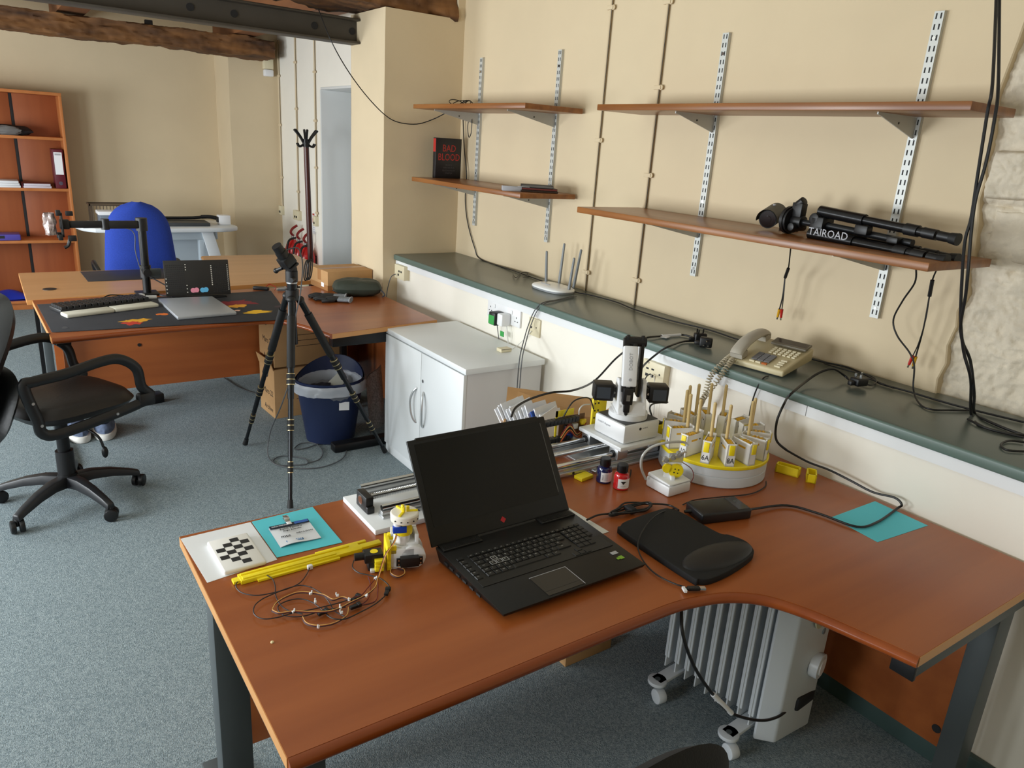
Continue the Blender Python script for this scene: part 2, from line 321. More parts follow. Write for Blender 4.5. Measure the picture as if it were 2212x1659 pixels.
# ================================================================== ROOM
from mathutils import noise as NZ
M_wall = mat('cream_painted_plaster', '#d4c2a2', 0.75, 0, 0.03, 2.5, 0.12, 35)
M_walll = mat('cream_wall_lit_white', '#f0ebdf', 0.7, 0, 0.02, 3, 0.08, 40)  # same cream paint, whitened: bluish window light put into the colour
M_stone = mat('painted_rough_stone', '#d3c8b4', 0.85, 0, 0.10, 14, 1.0, 45, detail=8)
M_ceil = mat('white_ceiling_plaster', '#e9e4d6', 0.8, 0, 0.03, 3, 0.1, 30)
M_carpet = mat('blue_grey_carpet', '#98a4a8', 0.95, 0, 0.5, 170, 1.0, 260, spec=0.1, detail=3, vcol='#6c7a80')
M_skirt = mat('dark_green_skirting', '#3f5350', 0.5)
M_jamb = mat('pale_grey_daylit_jamb', '#dcdedd', 0.45)  # doorway recess grey, lightened to carry its bluish daylight in the colour
M_oldwood = mat('rough_old_timber', '#84592f', 0.8, 0, 0.4, 11, 1.0, 25, vcol='#3a2415', stretch=(0.22, 1, 1), detail=10)
M_steel = mat('painted_steel_girder', '#4b463f', 0.55, 0.3, 0.08, 6)
M_top = mat('grey_green_laminate', '#5d655f', 0.28, 0, 0.04, 8)
M_topedge = mat('green_worktop_edge', '#5c6f68', 0.35)
M_joist = wood('sawn_joist', '#86552f', '#6e4325', 1, 0.7)

struct(box(-2.5, -1.9, -0.05, 3.4, 8.4, 0.0), 'floor', M_carpet)
struct(box(-2.6, -1.9, 2.75, 3.4, 8.4, 2.80), 'ceiling', M_ceil)
struct(box(-2.6, 8.25, 0, 3.4, 8.45, 2.75), 'wall_back', M_wall)
struct(box(-2.6, -1.95, 0, 3.4, -1.8, 2.75), 'wall_front', M_wall)
# left wall with window openings
lw = MB(); ys = [-1.8] + [v for a, b, _ in WINDOWS for v in (a, b)] + [8.25]
for i in range(0, len(ys), 2): lw.box(-2.6, ys[i], 0, -2.4, ys[i + 1], 2.75)
for a, b, _ in WINDOWS: lw.box(-2.6, a, 0, -2.4, b, WZ0); lw.box(-2.6, a, WZ1, -2.4, b, 2.75)
struct(lw, 'wall_left', M_wall)
M_glass = mat('window_glass', '#ffffff', 0.02, trans=1.0)
for i, (a, b, _) in enumerate(WINDOWS):
    f = MB()
    f.box(-2.52, a, WZ0, -2.44, a + 0.05, WZ1).box(-2.52, b - 0.05, WZ0, -2.44, b, WZ1)
    f.box(-2.52, a, WZ0, -2.44, b, WZ0 + .05).box(-2.52, a, WZ1 - .05, -2.44, b, WZ1).box(-2.51, (a + b) / 2 - 0.02, WZ0, -2.45, (a + b) / 2 + 0.02, WZ1)
    fo = struct(f, 'window_%d' % (i + 1), M_whtp)
    for y0, y1 in ((a + .05, (a + b) / 2 - .02), ((a + b) / 2 + .02, b - .05)):
        MB().box(-2.485, y0, WZ0 + .05, -2.479, y1, WZ1 - .05).build('pane', M_glass, fo, world=True)
# right-hand side: thick lower wall, recessed upper wall
struct(box(2.18, -1.8, 0, 2.70, 4.43, 0.945), 'wall_right_lower', M_walll)
struct(box(2.668, -1.8, 0.945, 2.9, 4.43, 2.75), 'wall_right_core', M_walll)
pl = [(4.45, 0.94), (4.45, 2.76), (1.16, 2.76), (1.145, 2.5), (1.15, 2.25), (1.165, 2.1), (1.185, 1.95), (1.18, 1.85), (1.17, 1.80), (1.178, 1.74), (1.16, 1.69), (1.165, 1.63), (1.15, 1.56), (1.14, 1.46), (1.15, 1.40), (1.13, 1.33), (1.145, 1.27), (1.137, 1.22), (1.15, 1.15), (1.14, 1.09), (1.155, 1.03), (1.145, 0.94)]
pm = MB().prism([(y, z) for y, z in pl], 0.0, 0.05, Matrix(((0, 0, 1, 2.62), (1, 0, 0, 0), (0, 1, 0, 0), (0, 0, 0, 1))))
wr = struct(pm, 'wall_right', M_wall, bev=0.004, seg=1)
def rough(u, v):
    y = -1.2 + u * 2.42; z = 0.94 + v * 1.66
    p = Vector((y * 2.2, z * 2.6, 3.1))
    d = 0.022 * NZ.noise(p) + 0.018 * NZ.noise(p * 2.7) + 0.018 * (.4 - abs(NZ.noise(p * 5.1))) + 0.012 * (.4 - abs(NZ.noise(p * 11))) + 0.007 * (.4 - abs(NZ.noise(p * 23))) + 0.004 * NZ.noise(p * 47)
    # mortar joints between the courses
    zz = z + 0.02 * NZ.noise(Vector((y * 4, 1.7, 0)))
    for zj in (1.425, 1.62):
        d -= 0.010 * math.exp(-((zz - zj) / 0.006) ** 2)
    for yj, za, zb in ((0.78, 1.62, 1.86),):
        if za < z < zb: d -= 0.008 * math.exp(-((y + 0.03 * NZ.noise(Vector((z * 6, 5, 0))) - yj) / 0.006) ** 2)
    return (2.655 - d, y, z)
sw = struct(MB().grid(rough, 420, 290), 'wall_right_stone', M_stone, sharp=80)
def stone(y0, y1, z0, z1, x0, seed, parent):
    r = random.Random(seed); n = 10; pts = []
    cy, cz = (y0 + y1) / 2, (z0 + z1) / 2
    f = MB()
    def g(u, v):
        y = y0 + (y1 - y0) * u; z = z0 + (z1 - z0) * v
        e = min(u, 1 - u, v, 1 - v); k = min(1, e / 0.07)
        jy = 0.012 * NZ.noise(Vector((z * 14, seed, 1))); jz = 0.012 * NZ.noise(Vector((y * 14, seed, 7)))
        q = Vector((y * 9, z * 9, seed))
        return (2.67 - (2.67 - x0) * k ** .25 - 0.012 * NZ.noise(q) - 0.009 * abs(NZ.noise(q * 3)) - 0.004 * NZ.noise(q * 8), y + jy, z + jz)
    f.grid(g, 50, 40)
    o = f.build('stone', M_stone, parent, sharp=80, world=True); return o
stone(0.985, 1.155, 1.635, 1.785, 2.605, 3, sw)
stone(0.55, 1.13, 1.445, 1.605, 2.638, 8, sw)

# piers, far right-hand wall with the doorway
def pier(y0, y1, x0, x1, z1, name):
    b = MB()
    def f1(u, v):
        y = y0 + (y1 - y0) * u; z = z1 * v; return (x0 + 0.006 * NZ.noise(Vector((y * 3, z * 3, 2))), y, z)
    def f2(u, v):
        x = x0 + (x1 - x0) * u; z = z1 * v; return (x + (0.006 * NZ.noise(Vector((y0 * 3, z * 3, 2))) if u == 0 else 0), y0 + (0.005 * NZ.noise(Vector((x * 3, z * 3, 6))) if u else 0), z)
    b.grid(f1, 8, 40); b.grid(f2, 8, 40); b.box(x0 + .02, y0 + .02, 0, x1, y1, z1 - .001)
    b.add([(x0, y0, z1), (x1, y0, z1), (x1, y1, z1), (x0, y1, z1)], [(0, 1, 2, 3)])
    b.add([(x0, y1, 0), (x1, y1, 0), (x1, y1, z1), (x0, y1, z1)], [(0, 1, 2, 3)])
    return struct(b, name, M_wall)
pier(4.43, 4.94, 2.075, 2.72, 2.43, 'wall_pier_right')
struct(box(2.57, 4.43, 2.43, 2.9, 4.94, 2.75), 'wall_right_head', M_wall)
pier(7.75, 8.25, 2.03, 2.52, 2.75, 'wall_pier_back')
fr = MB().box(2.5, 6.62, 0, 3.2, 8.3, 2.75).box(2.5, 4.94, 2.07, 3.2, 6.62, 2.75).box(3.15, 4.9, 0, 3.3, 6.7, 2.75).box(2.5, 4.90, 0, 3.2, 4.95, 2.75)
struct(fr, 'wall_right_far', M_walll)
struct(MB().box(2.495, 6.60, 0, 3.15, 6.625, 2.055).box(2.495, 4.95, 2.055, 3.15, 6.61, 2.075).box(3.13, 4.95, 0, 3.155, 6.61, 2.06), 'trim_1', M_jamb, bev=0.003)
struct(MB().box(2.155, -1.8, 0, 2.18, 4.40, 0.10), 'baseboard_right', M_skirt, bev=0.005)

# ---- worktop on the thick wall
wt = thing('worktop', 'long grey-green laminate worktop on the thick wall below the shelves', 'worktop', (2.4, 1.5, 0.945))
MB().box(2.158, -1.8, 0.946, 2.64, 4.428, 0.98).build('slab', M_top, wt, world=True, bev=0.004)
MB().box(2.150, -1.8, 0.944, 2.166, 4.428, 0.979).build('front_edge', M_topedge, wt, world=True, bev=0.007, seg=3)
for y0, y1 in ((1.335, 4.42), (-1.8, 1.332)):
    struct(MB().box(2.163, y0, 0.905, 2.181, y1, 0.944), 'trim_%d' % (2 if y0 > 0 else 3), M_whtp)

# ---- old beams, girder, joists
def rough_beam(name, label, x0, x1, y, z, h, d, seed, drop=0.0):
    b = MB()
    def f(u, v):
        x = x0 + (x1 - x0) * u; a = 2 * PI * v
        q = Vector((x * 1.6, math.cos(a) * 0.8, math.sin(a) * 0.8 + seed))
        k = 1 + 0.26 * NZ.noise(q) + 0.17 * NZ.noise(q * 3.3) + 0.10 * NZ.noise(q * 8) + 0.06 * NZ.noise(q * 19)
        cx = max(-1, min(1, 1.35 * math.cos(a))); sz = max(-1, min(1, 1.35 * math.sin(a)))
        return (x, y + d / 2 * cx * k, z + h / 2 + drop * (u - .5) + h / 2 * sz * k)
    b.grid(f, 300, 40)
    return tag(b.build(name, M_oldwood, sharp=50), label, 'beam')
rough_beam('timber_beam', 'dark rough-hewn timber beam along the top of the back wall', -2.4, 2.38, 7.58, 2.315, 0.155, 0.28, 2.0, 0.03)
rough_beam('timber_beam', 'dark rough timber beam resting on the pier above the steel girder', -2.4, 2.565, 4.68, 2.445, 0.27, 0.42, 9.0)
gd = thing('steel_girder', 'dark grey steel I-section girder with bolt holes running into the pier', 'girder', (0, 4.85, 2.25))
MB().box(-2.4, 4.85, 2.262, 2.078, 4.862, 2.383).build('web', M_steel, gd, world=True)
MB().box(-2.4, 4.79, 2.25, 2.078, 4.925, 2.263).build('bottom_flange', M_steel, gd, world=True, bev=0.003)
MB().box(-2.4, 4.79, 2.382, 2.078, 4.925, 2.395).build('top_flange', M_steel, gd, world=True, bev=0.003)
for x in (1.08, 1.32, 1.80, 2.045, 0.55):
    MB().cyl((x, 4.846, 2.325), (x, 4.8505, 2.325), 0.021, n=18).build('bolt_hole', M_slot, gd, world=True)
for x, n_ in ((0.66, 'above the bookcase side of the room'), (2.02, 'nearest the alarm sensor')):
    tag(box(x, 5.0, 2.50, x + 0.20, 8.2, 2.75).build('ceiling_joist', M_joist), 'brown sawn joist across the back beam, ' + n_, 'joist', 'ceiling joists over the back beam')
tag(MB().box(1.30, 7.50, 2.475, 1.36, 7.54, 2.52).build('beam_block', M_blk, bev=0.003), 'small black metal block on top of the rough back beam', 'block')
ss = thing('alarm_sensor', 'small white alarm sensor on the far pier under the beam', 'sensor', (2.40, 7.72, 2.185))
MB().box(2.35, 7.69, 2.25, 2.44, 7.752, 2.35).build('housing', M_ivory, ss, world=True, bev=0.006)
MB().box(2.352, 7.68, 2.185, 2.438, 7.75, 2.248).build('lens', M_wht, ss, world=True, bev=0.012)

# ---- conduits, clips
def conduit(x, y, z0, z1, clips, label, group=None, r=0.008):
    t = thing('conduit_pipe', label, 'conduit', (x, y, z0), group=group)
    MB().cyl((x, y, z0), (x, y, z1), r, n=10).build('pipe', M_wall, t, world=True)
    MB().cyl((x - .002, y - r - .0012, z0), (x - .002, y - r - .0012, z1), 0.0016, n=6).build('wire', M_slot, t, world=True)  # thin dark strip drawn for the shaded gap beside the pipe
    for z in clips:
        MB().box(x - r - .003, y - .022, z - .009, x + .002, y + .022, z + .009).cyl((x - .007, y - .02, z), (x, y - .02, z), .012, n=12).build('clip', M_wall, t, world=True, bev=0.002)
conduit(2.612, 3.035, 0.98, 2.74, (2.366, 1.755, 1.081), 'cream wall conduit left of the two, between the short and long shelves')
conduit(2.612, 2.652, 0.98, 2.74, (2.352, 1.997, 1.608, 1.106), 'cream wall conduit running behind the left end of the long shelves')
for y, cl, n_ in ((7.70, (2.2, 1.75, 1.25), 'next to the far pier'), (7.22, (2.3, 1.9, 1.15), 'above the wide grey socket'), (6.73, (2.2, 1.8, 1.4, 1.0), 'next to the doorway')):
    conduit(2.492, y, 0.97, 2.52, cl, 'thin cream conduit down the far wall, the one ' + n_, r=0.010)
for y, w_, n_ in ((7.72, .085, 'square cream wall socket at the foot of the conduit by the far pier'), (7.24, .15, 'wide pale grey wall socket at the foot of a far conduit'), (6.74, .06, 'narrow cream wall socket at the foot of the conduit by the doorway')):
    s_ = thing('wall_socket', n_, 'socket', (2.49, y, .88))
    MB().box(2.465, y - w_ / 2, .88, 2.502, y + w_ / 2, .97).build('face_plate', M_ivory, s_, world=True, bev=.004)
    MB().box(2.4635, y - w_ * .25, .90, 2.466, y - w_ * .05, .92).box(2.4635, y + w_ * .05, .90, 2.466, y + w_ * .25, .92).build('pin_slots', M_slot, s_, world=True)
# ================================================================== NEAR DESK
def offset_curve(pts, d):
    out = []
    for i, p in enumerate(pts):
        a = Vector(pts[max(0, i - 1)]); b = Vector(pts[min(len(pts) - 1, i + 1)]); t = (b - a).normalized()
        out.append((p[0] - t.y * d, p[1] + t.x * d))
    return out
def curved_desk(name, label, loc, poly_back, curve, zt, th, mats, roll_r=0.0135):
    """desk with a rolled, curved front edge; curve runs along the front, poly_back closes the outline"""
    t = thing(name, label, 'desk', loc)
    cs = [(p.x, p.y) for p in smooth([(x, y, 0) for x, y in curve], 5)]
    MB().prism(poly_back + cs, zt - th, zt).build('desktop', mats[0], t, world=True)
    MB().tube([(x, y, zt - th / 2) for x, y in cs], roll_r, n=14, flat=(th * .62, th / 2 - .0004)).build('front_roll', mats[1], t, world=True)
    for a, b in zip([cs[-1]] + poly_back, poly_back + [cs[0]]):
        d = Vector((b[0] - a[0], b[1] - a[1])); L_ = d.length
        MB().box(0, -.0015, zt - th + .001, L_, .0022, zt - .001, frame((*a, 0), (d.x, d.y, 0))).build('edge_band', mats[2], t, world=True)
    return t
cv = [(.2935, .967), (.63, .966), (.965, .968), (1.10, .967), (1.17, .966), (1.235, .958), (1.325, .932), (1.40, .878), (1.449, .785), (1.482, .662), (1.505, .562)]
desk = curved_desk('corner_desk', 'reddish-brown curved corner desk carrying the black laptop and robot parts', (1.2, 1.2, 0), [(2.163, .562), (2.163, 1.80), (.2935, 1.775)], cv, .73, .027, (M_deskx, M_roll, M_edge))
def dp(mb, name, m, bev=.003): return mb.build(name, m, desk, bev=bev, world=True)
dp(MB().box(.300, 1.495, .03, .372, 1.555, .70), 'leg', M_gry)
dp(MB().box(1.955, .575, .03, 2.035, .632, .70), 'leg', M_gry)
dp(MB().box(.305, .985, .655, .365, 1.755, .702), 'support_beam', M_gry)
dp(MB().box(1.535, .572, .655, 2.13, .622, .702), 'support_beam', M_gry)
dp(MB().box(1.524, .570, .650, 1.537, .624, .703), 'beam_end_cap', M_blk)
dp(MB().box(.300, 1.25, 0, .372, 1.765, .032), 'foot', M_gry)
dp(MB().box(1.60, .575, 0, 2.13, .632, .032), 'foot', M_gry)
dp(MB().box(2.06, 1.64, 0, 2.12, 1.69, .70), 'leg', M_gry)
mp_ = dp(MB().box(.376, 1.70, .09, 2.10, 1.718, .70), 'modesty_panel', M_desky, .001)
MB().cyl((.40, 1.697, .155), (.40, 1.7005, .155), .013, n=16).build('cable_hole', M_slot, mp_, world=True)
mq = dp(MB().box(2.118, .64, .09, 2.136, 1.69, .70), 'modesty_panel', M_desky, .001)
MB().cyl((2.1155, .697, .147), (2.1185, .697, .147), .013, n=16).build('cable_hole', M_slot, mq, world=True)

# ---- white sheet, checkerboard target, cyan cards, badge
tag(MB().prism([(.293, 1.762), (.463, 1.768), (.466, 1.560), (.303, 1.538)], .7302, .7308).build('paper_sheet', M_paper), 'plain white sheet lying under the checkerboard target', 'paper')
ck = thing('checkerboard_target', 'white padded calibration target printed with a black checkerboard', 'calibration target', (.389, 1.624, .7309), rz=math.radians(.6))
MB().box(-.048, -.077, 0, .048, .077, .011).build('pad', mat('soft_white_pad', '#eceae6', .6), ck, bev=.004, seg=3)
sq = MB()
for i in range(4):
    for j in range(7):
        if (i + j) % 2 == 0 and (i, j) not in ((0, 0), (3, 1), (0, 6)):
            sq.box(-.040 + i * .0200, -.062 + j * .0178, .011, -.040 + (i + 1) * .0200, -.062 + (j + 1) * .0178, .0114)
sq.build('printed_squares', M_dkprint, ck)
tag(MB().prism([(.466, 1.767), (.631, 1.775), (.630, 1.562), (.468, 1.568)], .7309, .7316).build('cyan_card', M_cyan), 'cyan card lying under the delegate badge', 'card')
tag(MB().prism([(2.143, 1.036), (2.134, .868), (1.900, .886), (1.917, 1.038)], .7302, .7308).build('cyan_card', M_cyan), 'cyan card with faint pencil marks under the thick power cord', 'card')
bd = thing('name_badge', 'white delegate name badge with a metal clip on the cyan card', 'badge', (.541, 1.655, .7318), rz=math.radians(-1.5))
def bend(u, v): return (-.051 + .102 * u, -.0515 + .103 * v, .002 + .004 * math.sin(PI * u) * (1 - v) + .0015 * math.sin(7 * u))
MB().grid(bend, 12, 8).grid(lambda u, v: (bend(u, v)[0], bend(u, v)[1], bend(u, v)[2] - .0012), 12, 8).build('card', mat('badge_card', '#dfe2e8', .4), bd)
MB().box(-.050, .037, .0052, .050, .051, .0072).build('header_band', mat('navy_print', '#141c33', .5), bd)
MB().box(.012, .038, .0073, .048, .050, .0076).build('header_swirl', mat('blue_print', '#2f62b5', .5), bd)
MB().box(-.032, -.042, .0042, .010, -.032, .0055).build('delegate_bar', mat('mid_blue_print', '#2d6ea8', .5), bd, bev=.0005)
text('lettering', 'DELEGATE', .0080, T(-.011, -.037, .0057), M_paper, bd)
text('lettering', 'Rohit Tanniru', .0100, T(-.002, .026, .0066), M_dkprint, bd)
text('lettering', 'Anglo Scientific', .0075, T(-.002, .014, .0072), M_dkprint, bd)
text('lettering', 'mtc', .016, T(-.026, -.012, .0072), M_dkprint, bd)
text('lettering', 'HEXAGON', .0085, T(.023, -.008, .0066), M_dkprint, bd)
text('lettering', 'MACHINING', .0068, T(-.026, .0435, .0075), M_paper, bd)
cl = MB().box(-.006, .048, .006, .006, .066, .009).cyl((-.007, .066, .010), (.007, .066, .010), .004, n=10).box(-.007, .060, .006, .007, .082, .0075).box(-.007, .064, .012, .007, .083, .0135)
cl.build('bulldog_clip', M_chrome, bd, bev=.0008)
MB().box(-.006, .040, .0075, .006, .054, .0095).build('strap', M_wht, bd, bev=.001)

# ---- yellow slide rail and robot wrist
sl = thing('slide_rail', 'yellow 3D-printed slide rail reaching from the sheet to the robot wrist', 'slide rail', (.53, 1.508, .7305), rz=math.radians(.8))
MB().box(-.165, -.012, 0, .125, .020, .010).build('outer_channel', M_yel, sl, bev=.001)
MB().box(-.160, -.008, .010, .06, .004, .013).box(-.160, .010, .010, .10, .016, .013).build('raised_track', M_yel, sl, bev=.0006)
MB().box(-.180, -.006, .001, .180, .012, .0085).build('inner_slide', M_yel, sl, bev=.001)
MB().box(-.130, -.020, 0, .065, -.012, .006).build('side_lip', M_yel, sl, bev=.0008)
MB().box(.02, .020, 0, .150, .029, .008).build('back_lip', M_yel, sl, bev=.0008)
MB().cbox((-.012, -.024, .006), (.012, .009, .010)).build('plug', M_wht, sl, bev=.001)

wr_ = thing('robot_wrist', 'white and yellow 3D-printed robot wrist with black servo motors', 'robot wrist', (.715, 1.415, .7305), rz=math.radians(-18))
def wp(mb, n, m, bev=.0008, **k): return mb.build(n, m, wr_, bev=bev, **k)
wp(MB().cyl((.028, -.030, .026), (.028, -.012, .026), .030, n=28).box(-.025, -.030, .0, .03, -.012, .050), 'side_plate', M_wht)
wp(MB().cyl((.028, .014, .026), (.028, .026, .026), .030, n=28).box(-.025, .014, .0, .03, .026, .050), 'side_plate', M_wht)
sv = wp(MB().box(-.004, -.046, .010, .040, -.030, .034), 'servo_motor', M_blk, .0015)
for x in (-.008, .044):
    MB().box(x - .005, -.040, .012, x + .005, -.036, .032).build('mount_ear', M_blk, sv)
    MB().cyl((x, -.042, .017), (x, -.040, .017), .002, n=8).cyl((x, -.042, .028), (x, -.040, .028), .002, n=8).build('screws', M_chrome, sv)
wp(MB().box(-.034, -.034, 0, -.025, .034, .062), 'yellow_bracket', M_yel)
wp(MB().box(-.026, -.030, .040, -.012, -.022, .060), 'bracket_rib', M_yel); wp(MB().box(-.026, .02, .03, -.006, .03, .066), 'bracket_rib', M_yel)
gear = MB().lathe([(.001, .050), (.024, .050), (.024, .054), (.001, .054)], 40, c=(.004, .0, 0))
for i in range(30):
    a = 2 * PI * i / 30; gear.cbox((.024, 0, .0475), (.004, .0024, .006), T(.004, 0, 0) @ rotm(0, 0, a))
wp(gear, 'gear_ring', M_wht, 0)
wp(MB().lathe([(.020, .054), (.020, .078), (.016, .082)], 10, c=(.004, .0, 0)), 'drum', M_wht)
wp(MB().box(.012, -.018, .054, .042, .026, .060).box(.034, -.018, .058, .042, .026, .080).box(-.02, .02, .058, .042, .027, .082), 'upper_bracket', M_wht)
wp(MB().lathe([(.023, .080), (.023, .094), (.020, .095), (.020, .110)], 32, c=(.006, 0, 0)), 'yellow_collar', M_yel)
bs_ = wp(MB().box(-.020, -.024, .090, .012, -.011, .106), 'blue_servo', mat('translucent_blue_plastic', '#1747b8', .2), .001)
MB().cyl((-.008, -.012, .104), (-.008, -.012, .116), .010, n=20).build('splined_pinion', M_wht, bs_)
wp(MB().lathe([(.024, .108), (.033, .113), (.034, .130), (.031, .133), (.0005, .133)], 40, c=(.010, .002, 0)), 'rotary_cap', mat('cream_white_print', '#ebe6da', .45))
cj = MB()
for i in range(3): cj.box(-.003, .004, .133, .003, .031, .1365, T(.010, .002, 0) @ rotm(0, 0, i * 2 * PI / 3 + .5)); cj.box(-.003, .004, .136, .003, .011, .147, T(.010, .002, 0) @ rotm(0, 0, i * 2 * PI / 3 + .5))
wp(cj, 'chuck_jaws', M_yel, .0005)
for i in range(5):
    a = -2.4 + i * .45
    wp(MB().cyl((.010 + .0335 * math.cos(a), .002 + .0335 * math.sin(a), .121), (.010 + .0352 * math.cos(a), .002 + .0352 * math.sin(a), .121), .0016, n=8), 'set_screw', M_slot, 0)
mt_ = thing('gripper_motor', 'black gripper motor block with yellow inserts beside the yellow bracket', 'motor', (.642, 1.425, .7305), rz=math.radians(-14))
MB().box(-.014, -.016, .020, .030, .016, .042).build('housing', M_blk, mt_, bev=.002)
MB().cyl((-.036, -.002, .034), (-.012, -.002, .034), .009, n=18).build('barrel', M_blk, mt_)
MB().cyl((.010, 0, .042), (.010, 0, .0428), .009, n=24).build('yellow_disc', M_yel, mt_)
MB().box(-.006, -.016, 0, .030, .014, .022).build('lower_body', M_blk, mt_, bev=.002)
for i in range(3): MB().box(.008, -.030, .004 + i * .010, .028, -.016, .012 + i * .010).build('yellow_insert', M_yel, mt_, bev=.0008)
MB().box(-.002, -.026, .0, .008, -.016, .008).build('white_plug', M_wht, mt_, bev=.001)

# ---- tangle of servo leads
M_brn = mat('dark_ribbon_lead', '#2a2124', .5); M_or = mat('orange_lead', '#d8742a', .45); M_yl2 = mat('pale_yellow_lead', '#e0b25e', .45); M_rl = mat('dark_red_lead', '#7c1a16', .45)
for k_, lab in (('wA', 'dark ribbon lead looping from the white plug of the slide rail'), ('wB', 'dark ribbon lead making the widest loop of the tangle'), ('wC', 'dark ribbon lead coiled inside the orange loop'), ('wD', 'short dark ribbon lead crossing the middle of the tangle')):
    cable('servo_lead', lab, [(x, y, z) for x, y, z in W[k_]], .0013, M_brn, n=6)
def tri_lead(k_, lab):
    t = thing('servo_lead', lab, 'cable', W[k_][0])
    for j, m in enumerate((M_brn, M_rl, M_yl2) if k_ not in ('wI', 'wJ', 'wK') else (M_brn, M_rl)):
        pts = [(x + .0012 * (j - 1), y + .0014 * (j - 1), z + .0006 * j) for x, y, z in W[k_]]
        MB().tube(pts, .0009, n=6, sm=5).build('strand', m, t, world=True)
    return t
for k_, lab in (('wE', 'three-strand orange lead along the top of the tangle'), ('wF', 'three-strand orange lead running from the tangle to the wrist'), ('wG', 'three-strand orange lead in the lowest loop of the tangle'), ('wS', 'small three-strand loop of lead below the wrist servo'), ('wI', 'thin dark lead dropping from the gripper motor'), ('wJ', 'thin dark red lead from the knot to the upper black plug'), ('wK', 'thin dark red lead from the knot to the lower black plug')):
    tri_lead(k_, lab)
cable('motor_lead', 'black lead sweeping from the gripper motor barrel round the tangle', W['wH'], .0014, M_cord, n=6)
r_ = [(.700, 1.405, .815), (.688, 1.395, .800), (.668, 1.392, .780), (.656, 1.388, .758), W['wF'][-1]]
t_ = thing('servo_lead', 'orange and brown lead climbing from the knot to the blue servo', 'cable', r_[-1])
for j, m in enumerate((M_brn, M_or, M_yl2)): MB().tube([(x + .001 * j, y - .001 * j, z) for x, y, z in r_], .0009, n=6, sm=6).build('strand', m, t_, world=True)
for i, p in enumerate(W['ties']):
    tag(MB().cbox((0, 0, 0), (.006, .005, .005), T(*p) @ rotm(0, 0, i * 1.3)).cbox((.003, 0, .004), (.003, .003, .006), T(*p) @ rotm(0, 0, i * 1.3)).build('cable_tie', M_wht, bev=.0008), 'small white cable tie on the tangle of servo leads', 'cable tie', 'cable ties on the tangle of leads')
for i, (p, a) in enumerate(zip(W['plugs'], (.2, .5, .1, .9))):
    tag(MB().cbox((0, 0, 0), (.022, .009, .007), T(*p) @ rotm(0, 0, a)).cbox((.010, 0, .001), (.008, .012, .008), T(*p) @ rotm(0, 0, a)).build('servo_plug', M_blk, bev=.001), 'small black servo plug in the tangle of leads', 'plug', 'servo plugs in the tangle of leads')
tag(MB().lathe([(.0005, 0), (.0035, .0005), (.003, .003), (.0005, .0042)], 12, c=(.362, 1.265, .7301)).build('crumb', mat('cream_crumb', '#e8d7a8', .6)), 'tiny cream bead lying by the tangle of leads', 'bead')

# ---- laptop
M_lap = mat('black_laptop_shell', '#191817', 0.38, 0.15, spec=.4)
M_key = mat('black_key', '#121211', 0.5)
M_screen = mat('dark_screen', '#0b0a09', 0.18, spec=.35)
lap = thing('laptop', 'open black gaming laptop with a red diamond logo and dark screen', 'laptop', (1.007, 1.24, .7305))
def lp(mb, n, m, bev=.0015, parent=None): return mb.build(n, m, parent or lap, bev=bev)
base = MB()
base.add([(-.205, -.146, .012), (.205, -.146, .012), (.21, .128, .002), (-.21, .128, .002), (-.210, -.150, .022), (.210, -.150, .022), (.21, .150, .030), (-.21, .150, .030), (-.16, .15, .002), (.16, .15, .002)], [(3, 2, 1, 0), (4, 5, 6, 7), (0, 1, 5, 4), (1, 2, 6, 5), (2, 9, 8, 3, 7, 6), (3, 0, 4, 7), (2, 3, 8, 9)][:4] + [(0, 4, 7, 3), (3, 7, 6, 2)])
lp(base, 'base', M_lap, .0025)
for x0, x1 in ((-.203, -.092), (.092, .203)):
    v = lp(MB().box(x0, .118, .0275, x1, .150, .0335), 'hinge_vent', M_lap, .001)
    sb = MB()
    for i in range(36): sb.box(x0 + .004 + i * (x1 - x0 - .008) / 36, .122, .0333, x0 + .0055 + i * (x1 - x0 - .008) / 36, .140, .0345)
    sb.build('vent_ribs', M_key, v)
def deck(y): return .0225 + (.150 + y) / .30 * .008
slope = math.atan2(.008, .30)
kb = lp(MB().box(-.195, -.047, .0250, .193, .082, .0262, rotm(slope * .0, 0, 0)), 'keyboard', M_key, 0)
kmesh = MB().add([(-.5, -.5, 0), (.5, -.5, 0), (.5, .5, 0), (-.5, .5, 0), (-.45, -.44, 1), (.45, -.44, 1), (.45, .44, 1), (-.45, .44, 1)], [(3, 2, 1, 0), (4, 5, 6, 7), (0, 1, 5, 4), (1, 2, 6, 5), (2, 3, 7, 6), (3, 0, 4, 7)]).build('key', M_key, kb)
first = [True]
leg = []
def put_key(x, y, w_, h_=.0150, ch=''):
    o = kmesh if first[0] else kmesh.copy()
    if not first[0]: COL.objects.link(o)
    first[0] = False; o.parent = kb
    o.location = (x, y, deck(y) + .0004); o.rotation_euler = (slope, 0, 0); o.scale = (w_, h_, .0022)
    if ch: leg.append((x - w_ * .18, y + h_ * .12, deck(y) + .0030, ch))
u = .0178
rows = [(.074, .0095, ['esc'] + ['f%d' % i for i in range(1, 13)] + ['ins', 'prt', 'del'], [1] * 13 + [.9, .9, .9]),
        (.0575, .0150, list('`1234567890-=') + ['back'], [1] * 13 + [1.9]),
        (.0405, .0150, ['tab'] + list('QWERTYUIOP[]') + ['ret'], [1.45] + [1] * 12 + [1.45]),
        (.0235, .0150, ['caps'] + list("ASDFGHJKL;'#"), [1.75] + [1] * 12 + [1]),
        (.0065, .0150, ['shift', '\\'] + list('ZXCVBNM,./') + ['shift'], [1.2] + [1] * 11 + [2.4]),
        (-.0105, .0150, ['ctrl', 'fn', 'win', 'alt', '', 'alt', 'ctrl'], [1.2, 1, 1, 1, 5.4, 1.2, 1.2])]
